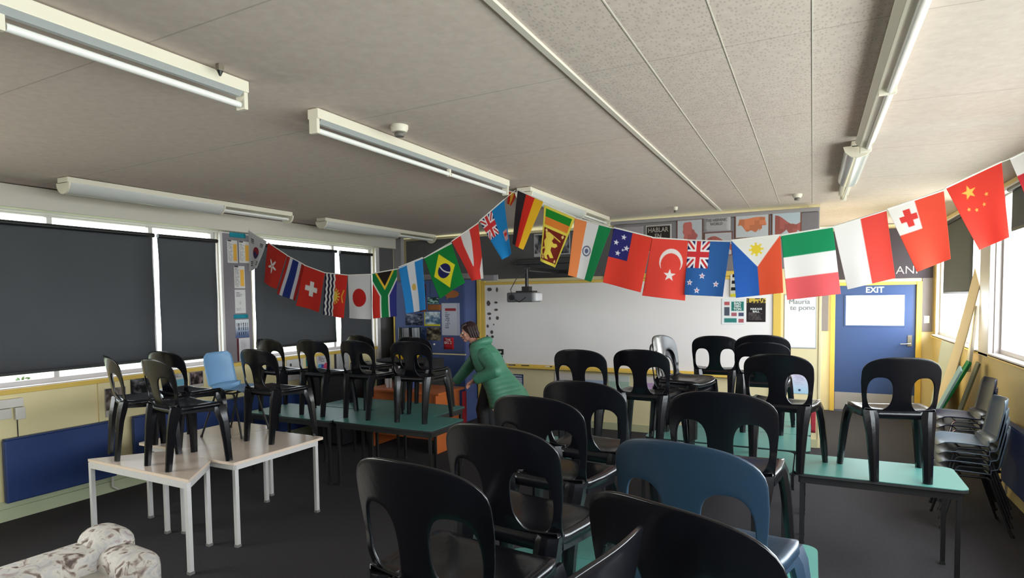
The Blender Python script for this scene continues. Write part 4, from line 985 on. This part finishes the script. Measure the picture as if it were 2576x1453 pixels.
def f_srilanka(S, T):
    c = solid(S, (224, 206, 80)); ins = (S > .07) & (S < .93)
    put(c, ins & (T > .05) & (T < .19), (28, 132, 40)); put(c, ins & (T >= .19) & (T < .33), (222, 130, 50)); q = ins & (T > .38) & (T < .95); put(c, q, (118, 36, 24))
    x = (S - .5) / .86; y = (T - .665) / .57
    poly = [(.14, .47), (.27, .43), (.42, .45), (.52, .51), (.46, .565), (.55, .60), (.68, .585), (.74, .62), (.66, .665), (.50, .675), (.50, .74), (.60, .79), (.72, .85), (.56, .875), (.44, .82), (.37, .85), (.48, .915), (.30, .915), (.20, .85), (.24, .76), (.18, .70), (.12, .62), (.20, .55)]
    ins_ = np.zeros(S.shape, bool)
    for (xa, ya), (xb_, yb_) in zip(poly, poly[1:] + poly[:1]):
        if ya != yb_: ins_ ^= ((T > min(ya, yb_)) & (T <= max(ya, yb_)) & (S < xa + (T - ya) * (xb_ - xa) / (yb_ - ya)))
    tail = (np.abs(np.hypot(S - .16, (T - .80) * 1.3) - .085) < .020) & (S < .2)
    sword = (np.abs((T - .445) - (S - .30) * .16) < .011) & (S > .30) & (S < .80)
    put(c, q & (ins_ | tail | sword), (224, 200, 80))
    for cx in (-.38, .38):
        for cy in (-.42, .42): put(c, q & ((np.abs(x - cx) + np.abs(y - cy)) < .07), (230, 200, 130))
    return c
def f_india(S, T):
    c = st(S, (.34, .67, 1.01), ((228, 136, 78), (216, 212, 212), (22, 128, 72))); r = np.hypot(S - .5, (T - .5) * 1.45); put(c, r < .135, (86, 90, 110)); put(c, r < .105, (206, 206, 212)); put(c, r < .06, (96, 100, 128)); return c
def f_samoa(S, T):
    c = solid(S, (218, 62, 46)); put(c, (S < .5) & (T < .52), (44, 42, 110))
    for cx, cy, r in ((.30, .12, .055), (.13, .24, .055), (.42, .30, .06), (.22, .42, .055), (.335, .345, .03)): put(c, star(S, T, cx, cy, r, .7), (226, 222, 230))
    return c
def f_turkey(S, T):
    c = solid(S, (226, 72, 60)); a = np.hypot(S - .60, (T - .37) * 1.42); b_ = np.hypot(S - .60, (T - .415) * 1.42)
    put(c, (a < .30) & (b_ > .255) & (T < .50), (232, 222, 218)); put(c, star(S, T, .60, .605, .11, .7), (232, 224, 220)); return c
def f_newzealand(S, T):
    c = solid(S, (46, 94, 156)); jack(S, T, .53, .50, c)
    for cx, cy in ((.42, .64), (.12, .77), (.78, .78), (.32, .91)):
        put(c, star(S, T, cx, cy, .065, .75), (232, 226, 230)); put(c, star(S, T, cx, cy, .030, .75), (190, 110, 130))
    return c
def f_philippines(S, T):
    c = solid(S, (40, 92, 172)); put(c, S > .5, (224, 88, 56)); put(c, T < .50 * (1 - np.abs(S - .5) * 2), (226, 222, 216)); r = np.hypot((S - .5), (T - .20) * 1.3); a = np.arctan2((T - .2) * 1.3, S - .5)
    put(c, (r < .10) | ((r < .15) & (np.cos(a * 8) > .2)), (226, 200, 60)); return c
def f_italy(S, T): return st(T, (.345, .67, 1.01), ((26, 142, 92), (236, 233, 230), (230, 100, 104)))
def f_indonesia(S, T): return st(S, (.52, 1.01), ((234, 230, 228), (226, 76, 66)))
def f_tonga(S, T):
    c = solid(S, (228, 82, 60)); put(c, (S < .49) & (T < .43), (230, 224, 220)); put(c, ((np.abs(S - .30) < .065) & (np.abs(T - .22) < .13)) | ((np.abs(S - .30) < .17) & (np.abs(T - .22) < .045)), (216, 64, 60)); return c
def f_china(S, T):
    c = solid(S, (224, 66, 54)); put(c, star(S, T, .34, .20, .105, .72), (236, 190, 90))
    for cx, cy in ((.22, .42), (.37, .47), (.55, .44), (.64, .32)): put(c, star(S, T, cx, cy, .035, .72), (236, 180, 90))
    return c
def f_peru(S, T): return put(solid(S, (224, 218, 216)), T > .32, (196, 50, 60))
exec_names = dict(korea='white flag with a red and dark roundel, first at the left end of the string', hongkong='red flag with a white five-petal flower', thailand='flag with red, white and wide blue upright stripes', swiss='red flag with a white cross on the left half of the string', kiribati='flag of navy and white waves with a yellow sun on red', japan='white flag with a single red disc', southafrica='flag with a green Y shape, black triangle, red and blue sides', argentina='pale blue and white flag with a small golden sun', brazil='green flag with a yellow diamond and dark blue globe', austria='red flag with a folded white middle stripe', fiji='sky blue flag with a small union canton twisted on the string', spain='tiny folded red and yellow flag hanging behind the light end', germany='black, red and gold flag hanging from the strip light end', srilanka='yellow bordered flag with a golden lion on maroon', india='orange, white and green flag with a small wheel', samoa='red flag with a dark blue corner of five white stars', turkey='red flag with a white crescent and star', newzealand='blue flag with a union corner and four stars', philippines='flag with a white triangle and yellow sun over blue and red', italy='flag with green, white and pinkish red level bands', indonesia='flag half white and half red in front of the exit door', tonga='red flag with a white corner bearing a red cross', china='red flag with one large and four small yellow stars', peru='white and red flag cut by the right picture edge')
for i, (nm, tl, tr, br, bl) in enumerate(FLAGS):
    off = .006 * ((i % 3) - 1)
    q = [(p[0], p[1] + off, p[2]) for p in (tl, tr, br, bl)]
    rp = (lambda ph, am: (lambda S, T: am * T * np.sin(S * 5.5 + ph) + am * .5 * T * np.sin(T * 5 + ph * 2)))(i * 1.7, .014)
    big = i > 12
    hem = globals()['f_' + nm]
    o = inked('national_flag', q, 96 if big else 72, 128 if big else 96, hem, cloth, thick=.0008, ripple=rp, ss=2)
    tag(o, exec_names[nm], 'flag', 'flags on the string')
    # white hem sleeve on the string, part of its flag
    h = MB().tube([Vector(q[0]) + Vector((0, 0, .002)), Vector(q[1]) + Vector((0, 0, .002))], .0055, 6).obj('hem', mat('white_hem_tape', L(222, 218, 212), .8), o, smooth=True)
cord = mat('white_bunting_cord', L(214, 210, 204), .8)
tag(MB().tube([(-6.15, 5.02, 2.87)] + STRING_WEST, .003, 6).obj('bunting_cord', cord, smooth=True), 'thin white cord carrying the left run of flags', 'cord')
tag(MB().tube(STRING_EAST + [(1.62, 4.75, 2.87)], .003, 6).obj('bunting_cord', cord, smooth=True), 'thin white cord carrying the right run of flags', 'cord')
for i, c in enumerate(bpy.data.objects):
    pass

# ---------------------------------------------------------------- orange desk, cabinet and clutter at the back left
t = thing('teacher_desk', 'orange varnished wooden desk behind the back left tables', 'desk', (-4.35, 6.18, 0))
MB().box(-.68, .42, -.30, .30, .71, .74).obj('desk_top', orange, t, bevel=.006)
MB().box(-.64, -.61, -.27, .27, 0, .71).obj('side_panel', orange, t); MB().box(.33, .36, -.27, .27, 0, .71).obj('side_panel', orange, t)
MB().box(-.61, .33, -.24, -.22, .16, .71).obj('modesty_panel', orange, t)
for z in (.25, .45): 
    d = MB().box(.10, .33, .24, .26, z, z + .18).obj('drawer', orange, t, bevel=.004); MB().box(.19, .24, .26, .275, z + .08, z + .10).obj('handle', chrome, d)
o = MB().box(-3.925, -3.90, 6.40, 6.47, .10, .69).obj('folder_board', mat('red_card_edge', L(160, 30, 44), .6), bevel=.002); tag(o, 'thin red board standing against the right side of the orange desk', 'board')
o = thing('storage_cabinet', 'low matt black cabinet behind the second table row on the left', 'cabinet', (-5.52, 5.95, 0))
MB().box(-.30, .24, -.22, .22, .03, .90).obj('body', mat('matt_black_cabinet', (.012, .012, .016), .7), o, bevel=.006)
MB().box(-.31, .25, -.23, .23, .90, .925).obj('cabinet_top', blackmet, o, bevel=.004); MB().box(-.03, -.02, -.23, -.222, .06, .88).obj('door_gap', mat('deep_black_gap', (.002, .002, .002), .9), o)
MB().box(-.10, -.06, -.24, -.22, .5, .56).obj('handle', chrome, o); MB().box(-.27, -.22, -.19, .19, 0, .03).obj('plinth', blackmet, o); MB().box(.16, .21, -.19, .19, 0, .03).obj('plinth', blackmet, o)
# bag and boxes on the desk
def bag():
    t = thing('shopping_bag', 'bright yellow cloth bag with straps lying on dark boxes by the corner', 'bag', (-5.13, 6.9, 1.02))
    R = []
    for z, w, d in ((0, .16, .09), (.05, .19, .11), (.12, .17, .10), (.19, .14, .07), (.22, .15, .05)):
        R.append([((w + .02 * math.sin(3 * a + z * 30)) * math.cos(a), (d + .01 * math.cos(5 * a)) * math.sin(a), z + .01 * math.sin(4 * a)) for a in [2 * PI * k / 20 for k in range(20)]])
    MB().rings(R).obj('bag_body', mat('yellow_bag_cloth', L(236, 180, 30), .6), t, smooth=True)
    MB().rings([[(-.02 + .20 * f, -.12 - .01 * f, .05 + .22 * f + dz) for dz in (-.02, .02)] + [(-.02 + .20 * f, -.11 - .01 * f, .05 + .22 * f + dz) for dz in (.02, -.02)] for f in (0, .3, .6, 1)]).obj('strap', mat('yellow_bag_cloth', L(236, 180, 30), .6), t)
bag()
o = thing('bookcase', 'dark low bookcase with boxes below the yellow bag near the back corner', 'bookcase', (-5.10, 6.92, 0))
MB().box(-.42, .42, -.22, .24, .02, .06).box(-.42, .42, -.22, .24, .98, 1.015).box(-.42, -.39, -.22, .24, .06, .98).box(.39, .42, -.22, .24, .06, .98).box(-.39, .39, -.20, .24, .50, .53).obj('carcass', mat('dark_stained_shelving', (.018, .018, .022), .6), o, bevel=.004)
MB().box(-.39, .39, .22, .24, .06, .98).obj('back_panel', mat('dark_stained_shelving', (.018, .018, .022), .6), o)
pal = [(222, 220, 226), (200, 196, 206), (60, 76, 130), (214, 210, 206), (70, 60, 66), (226, 224, 228), (150, 60, 60), (206, 204, 214)]
for k in range(8):
    b = MB().box(-.024, .024, -.10, .10, 0, .24 + .02 * (k % 3)).obj('cover', mat('file_%d' % k, L(*pal[k]), .6)); r = thing('ring_binder', ['white', 'pale grey', 'blue', 'cream', 'dark', 'bright white', 'red', 'lilac'][k] + ' file standing on the bookcase shelf under the yellow bag', 'file', (-5.40 + .085 * k, 6.86, .532), 0, None); b.parent = r
    MB().box(-.012, .012, -.104, -.10, .14, .20).obj('spine_label', whitep, r)
for k in range(7):
    r = MB().box(-.02, .02, -.09, .09, 0, .20 + .03 * ((k * 5) % 3)).obj('book', mat('file_%d' % ((k * 3) % 8), L(*pal[(k * 3) % 8]), .6), bevel=.003, loc=(-4.80 + .052 * k, 6.12, .7405)); tag(r, ['blue-violet', 'pale', 'white', 'red', 'cream', 'dark grey', 'lilac'][k] + ' upright book on the orange desk between chair legs', 'book')
r = thing('curtain', 'narrow bunch of black hanging cloth in the corner left of the grey post', 'curtain', (-5.55, 7.55, 0))
R = []
for z in (1.06, 1.25, 1.42): R.append([(.20 * math.cos(a) * (1 - .1 * (z - 1.06)) , (.10 + .03 * math.cos(7 * a)) * math.sin(a), z) for a in [2 * PI * k / 40 for k in range(40)]])
MB().rings(R).obj('cloth_bundle', mat('black_bin_liner', (.01, .01, .012), .25), r, smooth=True)
MB().tube([(0, 0, .02), (0, 0, 1.08)], [.17, .19], 16).obj('bin_body', blackmet, r)
r.name = 'rubbish_bin'; r['label'] = 'tall black bin with a glossy liner in the back left corner'; r['category'] = 'bin'

# ---------------------------------------------------------------- leaning boards and rolls at the right wall
def lean(name, label, cat, p0, p1, w, d, m, curve=0.0, n=14):
    p0, p1 = Vector(p0), Vector(p1); ax = (p1 - p0).normalized(); side = Vector((0, 1, 0)); side = (side - ax * side.dot(ax)).normalized(); nrm = ax.cross(side)
    R = []
    for k in range(n + 1):
        f = k / n; c = p0.lerp(p1, f) + side * curve * math.sin(PI * f)
        R.append([c + side * w / 2 * a + nrm * d / 2 * b for a, b in ((-1, -1), (1, -1), (1, 1), (-1, 1))])
    return tag(MB().rings(R).obj(name, m, bevel=.004), label, cat)
lean('cardboard_sheet', 'tall bowed tan cardboard strip leaning on the right wall', 'cardboard', (1.30, 9.15, .02), (1.585, 8.02, 2.02), .42, .012, mat('tan_cardboard', L(206, 186, 150), .8, noise=.06), -.22)
lean('notice_board', 'pale grey-green board leaning under the far right window', 'board', (1.45, 9.35, .25), (1.57, 9.35, 1.22), .85, .02, mat('grey_green_board', L(176, 178, 160), .7, noise=.08, nscale=4))
lean('rolled_banner', 'white and green rolled banner leaning at the right wall', 'banner', (1.24, 8.45, .30), (1.54, 8.02, 1.12), .14, .03, mat('green_banner_cloth', L(28, 140, 84), .7), -.03)
lean('rolled_banner', 'white roll leaning on the post between the right windows', 'banner', (1.53, 8.06, 1.0), (1.57, 7.92, 1.72), .10, .03, mat('white_banner_cloth', L(226, 224, 214), .8), 0)
lean('foam_mat', 'pale blue foam strip leaning beside the green banner', 'mat', (1.14, 8.02, .28), (1.42, 7.80, 1.05), .16, .02, mat('pale_blue_foam', L(140, 176, 186), .7), 0)
lean('foam_mat', 'dark olive strip leaning behind the stacked chairs', 'mat', (1.34, 7.82, .30), (1.56, 7.76, 1.12), .14, .02, mat('olive_foam', L(104, 108, 88), .8), 0)

# ---------------------------------------------------------------- patterned armchair at the lower left
def camo(S): pass
fm = bpy.data.materials.new('grey_rose_patterned_upholstery'); fm.use_nodes = True; nt = fm.node_tree; b = nt.nodes['Principled BSDF']; b.inputs['Roughness'].default_value = .85
tc = nt.nodes.new('ShaderNodeTexCoord'); n1 = nt.nodes.new('ShaderNodeTexNoise'); n1.inputs['Scale'].default_value = 11; n1.inputs['Detail'].default_value = 5; n1.inputs['Distortion'].default_value = 1.6
rp = nt.nodes.new('ShaderNodeValToRGB'); el = rp.color_ramp.elements; el[0].position = .31; el[0].color = (*L(92, 80, 74), 1); el[1].position = .46; el[1].color = (*L(206, 200, 190), 1)
e = rp.color_ramp.elements.new(.385); e.color = (*L(150, 134, 126), 1); e = rp.color_ramp.elements.new(.62); e.color = (*L(184, 182, 180), 1); e = rp.color_ramp.elements.new(.70); e.color = (*L(168, 146, 140), 1)
nt.links.new(tc.outputs['Object'], n1.inputs[0]); nt.links.new(n1.outputs['Fac'], rp.inputs[0]); nt.links.new(rp.outputs[0], b.inputs['Base Color'])
t = thing('armchair', 'low armchair in grey patterned cloth at the bottom left corner', 'armchair', (-3.56, 1.60, 0), math.radians(86))
def puff(name, x0, x1, y0, y1, z0, z1, r, dz=None):
    o = MB().box(x0, x1, y0, y1, z0, z1).obj(name, fm, t)
    bv = o.modifiers.new('b', 'BEVEL'); bv.width = r; bv.segments = 5; o.data.shade_smooth()
    if dz:
        for v in o.data.vertices: v.co.z += dz(v.co.x) if v.co.z > (z0 + z1) / 2 else 0
    return o
puff('seat_cushion', -.45, .36, -.40, .12, .16, .34, .06)
puff('back_cushion', -.48, .40, .06, .34, .12, .46, .075)
puff('wing', .30, .54, .04, .36, .10, .53, .10)
puff('arm', .30, .52, -.26, .14, .10, .455, .09, lambda x: 0)
puff('arm', -.60, -.42, -.30, .30, .10, .46, .08)
MB().box(-.5, .46, -.24, .28, .04, .13).obj('base', mat('dark_wood_base', (.03, .02, .015), .5), t)
for sx in (-.48, .44):
    for sy in (-.20, .25): MB().tube([(sx, sy, 0), (sx, sy, .05)], [.018, .026], 10).obj('foot', blackmet, t)
# ---------------------------------------------------------------- person
def limb(m, pts, seg=14):
    """tapered round limb through (x, y, z, radius) stations with ball joints"""
    m.tube([p[:3] for p in pts], [p[3] for p in pts], seg)
    for p in pts: m.ball(p[:3], p[3] * 1.0, seg=12)
def fused(name, m, material, parent, vox, smooth_it=6):
    me = m.mesh(name, material); o = bpy.data.objects.new(name, me); COL.objects.link(o)
    o.parent = parent
    r = o.modifiers.new('r', 'REMESH'); r.mode = 'VOXEL'; r.voxel_size = vox; r.use_smooth_shade = True
    s = o.modifiers.new('s', 'SMOOTH'); s.iterations = smooth_it; s.factor = .5
    return o
skin = mat('skin', L(206, 150, 128), .5, spec=.3)
hairm = mat('dark_brown_hair', L(50, 32, 30), .5)
coatm = mat('green_quilted_coat', L(74, 134, 106), .5, noise=.10, nscale=7)
blackc = mat('black_knit_and_trousers', (.010, .010, .012), .8)
P = thing('person', 'person in a long green quilted coat bending left towards the chairs by the whiteboard', 'person', (-3.60, 6.55, 0))
ox, oy = 3.60, -6.55
def W_(x, y, z, r): return (x + ox, y + oy, z, r)
# body: one fused surface (head, neck, torso, arms, hands, legs)
B = MB()
hc = Vector((-3.875 + ox, 6.52 + oy, 1.435))
HR = Matrix.Rotation(math.radians(34), 3, 'Z') @ Matrix.Rotation(math.radians(-12), 3, 'Y')
def hp(x, y, z): return hc + HR @ Vector((x, y, z))
B.ball(hc, .086, (1.08, .84, 1.20), 24, HR)
B.ball(hp(-.030, 0, -.055), .062, (1.0, .88, .95), 16, HR)          # cheeks and jaw
B.ball(hp(-.070, 0, -.100), .024, (1, 1.1, .8), 10)                  # chin
B.tube([hp(-.088, 0, .022), hp(-.106, 0, -.010), hp(-.120, 0, -.030), hp(-.092, 0, -.040)], [.009, .011, .013, .011], 8)   # nose
B.ball(hp(-.094, 0, -.064), .015, (1, 1.5, .7), 10, HR)              # mouth ridge
for s in (-1, 1):
    B.ball(hp(.012, s * .076, -.012), .022, (.8, .45, 1.25), 10, HR)  # ears
    B.ball(hp(-.086, s * .030, .026), .012, (.7, 1.5, .5), 8, HR)     # brows
    B.ball(hp(-.066, s * .040, -.028), .024, (.8, 1, .9), 10, HR)     # cheekbones
limb(B, [(hc.x + .035, hc.y, hc.z - .07, .050), (hc.x + .085, hc.y + .01, hc.z - .165, .056)])
limb(B, [W_(-3.77, 6.54, 1.23, .10), W_(-3.66, 6.56, 1.08, .125), W_(-3.58, 6.58, .92, .120), W_(-3.55, 6.60, .80, .135)])
SN, EN, WN = W_(-3.60, 6.38, 1.165, .052), W_(-3.37, 6.27, .985, .042), W_(-3.645, 6.23, .872, .028)    # near arm
SF, EF, WF = W_(-3.82, 6.72, 1.17, .052), W_(-4.06, 6.80, .95, .042), W_(-4.26, 6.78, .735, .028)     # far arm
limb(B, [W_(-3.75, 6.54, 1.19, .07), SN, EN, WN]); limb(B, [W_(-3.77, 6.56, 1.19, .07), SF, EF, WF])
def hand(w, d, upv, sp, sz=1.0):
    """palm and five separate curled digits; d = pointing direction, sp = knuckle row direction"""
    d = Vector(d).normalized(); sp = Vector(sp); sp = (sp - d * sp.dot(d)).normalized(); n = d.cross(sp).normalized()
    if n.z > 0: n = -n
    w = Vector(w)
    pm = w + d * .048
    for f in (-.5, -.17, .17, .5): B.tube([w + sp * .030 * f + d * .0, pm + sp * .062 * f + d * .040], [.015, .0125], 8)
    for i, (f, ln) in enumerate(((-.5, .062), (-.17, .072), (.17, .068), (.5, .052))):
        a = pm + sp * .066 * f + d * .040; c1 = a + (d * .9 + n * (.15 + .12 * i) + sp * f * .35) * ln * .5; c2 = c1 + (d * .75 + n * (.5 + .1 * i)) * ln * .32; c3 = c2 + (d * .5 + n * .8) * ln * .22
        B.tube([a, c1, c2, c3], [.0095, .0088, .0080, .0068], 8)
    a = w + d * .022 - sp * .024; B.tube([a, a - sp * .026 + d * .022 + n * .006, a - sp * .034 + d * .046 + n * .014], [.0125, .0105, .0085], 8)
hand(WN[:3], (-.80, .02, -.58), (0, 0, 1), (.1, -.9, .25))
hand(WF[:3], (-.78, -.05, -.55), (0, 0, 1), (.1, .95, .1))
limb(B, [W_(-3.55, 6.50, .80, .10), W_(-3.66, 6.46, .47, .062), W_(-3.62, 6.44, .09, .042)])
limb(B, [W_(-3.52, 6.68, .80, .10), W_(-3.70, 6.70, .47, .062), W_(-3.68, 6.72, .09, .042)])
fused('body', B, skin, P, .0045, 3)
for s in (-1, 1):
    e = MB().ball(hp(-.0865, s * .031, .006), .0115, seg=12).obj('eye', whitep, P, smooth=True)
    MB().ball(hp(-.0955, s * .0325, .006), .0058, seg=8).obj('iris', mat('dark_iris', (.02, .012, .008), .2), e, smooth=True)
    MB().tube([hp(-.090, s * .016, .030), hp(-.096, s * .032, .036), hp(-.086, s * .050, .030)], [.0025, .004, .0025], 6).obj('eyebrow', hairm, P, smooth=True)
MB().ball(hp(-.108, 0, -.066), .010, (.55, 1.9, .42), 10, HR).obj('lips', mat('lip_colour', L(170, 92, 88), .4), P, smooth=True)
# hair: chin length, swept off the face with a side fringe
Hh = MB()
Hh.ball(hp(.020, 0, .028), .094, (1.06, .92, 1.10), 22, HR)
for s in (-1, 1):
    for k in range(4):
        x = -.012 + .030 * k
        Hh.tube([hp(x, s * .062, .07), hp(x + .008, s * .086, -.01), hp(x + .020, s * .078, -.075 - .008 * k)], [.022, .019, .010], 8)
for k in range(6):
    y = -.060 + .024 * k
    Hh.tube([hp(-.02, y * .8, .108), hp(-.070, y, .092), hp(-.088, y * 1.1 - .010, .058)], [.018, .013, .006], 8)
for k in range(6): Hh.tube([hp(.085, -.055 + .022 * k, .03), hp(.102, -.052 + .021 * k, -.04), hp(.088, -.045 + .018 * k, -.095)], [.024, .020, .012], 8)
fused('hair', Hh, hairm, P, .005, 3)
# black top and trousers
Tm = MB(); limb(Tm, [W_(-3.80, 6.54, 1.25, .085), W_(-3.75, 6.55, 1.14, .125), W_(-3.66, 6.57, .96, .135), W_(-3.58, 6.59, .80, .145)])
limb(Tm, [W_(-3.56, 6.50, .80, .115), W_(-3.67, 6.46, .47, .080), W_(-3.62, 6.44, .12, .062), W_(-3.62, 6.44, .07, .060)]); limb(Tm, [W_(-3.55, 6.68, .80, .115), W_(-3.72, 6.70, .47, .080), W_(-3.68, 6.72, .12, .062), W_(-3.68, 6.72, .07, .060)])
fused('top_and_trousers', Tm, blackc, P, .010, 4)
for (x, y) in ((-3.62, 6.44), (-3.68, 6.72)):
    S_ = MB(); limb(S_, [W_(x + .05, y, .04, .038), W_(x - .04, y, .045, .044), W_(x - .15, y, .032, .032)]); fused('shoe', S_, blackc, P, .008, 3)
# coat: open at the front, flared to the hem, quilted in bands
def coat():
    st_ = [  # centre x, y, z, half depth (along x), half width (y)
        (-3.745, 6.55, 1.30, .080, .095), (-3.72, 6.55, 1.245, .110, .165), (-3.675, 6.56, 1.16, .150, .215), (-3.635, 6.57, 1.05, .165, .225), (-3.59, 6.58, .94, .180, .225),
        (-3.525, 6.59, .83, .200, .245), (-3.46, 6.60, .72, .225, .265), (-3.415, 6.60, .62, .245, .280), (-3.395, 6.60, .535, .250, .285)]
    R = []; n = 44; rows = 64
    for k in range(rows + 1):
        f = k / rows * (len(st_) - 1); i = min(int(f), len(st_) - 2); g = f - i
        c = [a * (1 - g) + b_ * g for a, b_ in zip(st_[i], st_[i + 1])]
        q = 1 + .030 * abs(math.sin(k / rows * PI * 15)) ** .6
        row = []
        gap = .58 + .38 * (k / rows)                       # front opening half angle
        for j in range(n + 1):
            a = PI + .34 + gap + (2 * PI - 2 * gap) * j / n
            lift = .10 * max(0, math.cos(a)) * (k / rows) ** 2 * .9      # hem rises at the back with the bend
            w_ = .02 * math.sin(a * 5 + k * .05) * (k / rows)
            row.append((c[0] + (c[3] * q + w_) * math.cos(a) + ox, c[1] + (c[4] * q + w_) * math.sin(a) + oy, c[2] + lift))
        R.append(row)
    o = MB().rings(R, False, False).obj('coat', coatm, P, smooth=True); so = o.modifiers.new('t', 'SOLIDIFY'); so.thickness = .022; so.offset = 1
    sl = MB()
    def sleeve(a, b_, c, side):
        pts = []
        for k in range(29):
            f = k / 28
            A = Vector(a[:3]); Bm = Vector(b_[:3]); Cm = Vector(c[:3]); 
            p = A.lerp(Bm, f / .5) if f < .5 else Bm.lerp(Cm, (f - .5) / .5 * .96)
            r = (.092 - .030 * f) * (1 + .05 * abs(math.sin(f * PI * 9)))
            pts.append((*p, r))
        m = MB(); limb(m, pts[:1] + pts[14:15], 12); m = MB(); m.tube([p[:3] for p in pts], [p[3] for p in pts], 16)
        m.ball(pts[0][:3], .094, seg=14); m.ball(pts[14][:3], pts[14][3] * 1.0, seg=12)
        fused('sleeve', m, coatm, P, .009, 3)
    sleeve((SN[0], SN[1] + .02, SN[2] - .01), EN, WN, 1); sleeve((SF[0], SF[1] - .02, SF[2] - .01), EF, WF, -1)
    # hood lying behind the neck
    m = MB(); pts = []
    for k in range(15):
        a = -1.9 + 3.8 * k / 14
        pts.append((-3.745 + .115 * math.cos(a) + ox + .01, 6.54 + .115 * math.sin(a) + oy, 1.285 + .045 * math.cos(a), .040 + .012 * math.cos(a)))
    m.tube([p[:3] for p in pts], [p[3] for p in pts], 12)
    fused('hood', m, coatm, P, .009, 4)
    for s, x in ((1, 0),):
        m = MB(); m.tube([(R[k][n][0], R[k][n][1], R[k][n][2]) for k in range(4, rows, 3)], .008, 6); m.tube([(R[k][0][0], R[k][0][1], R[k][0][2]) for k in range(4, rows, 3)], .008, 6); m.obj('zip_edge', mat('pale_green_lining', L(120, 176, 150), .6), P, smooth=True)
coat()
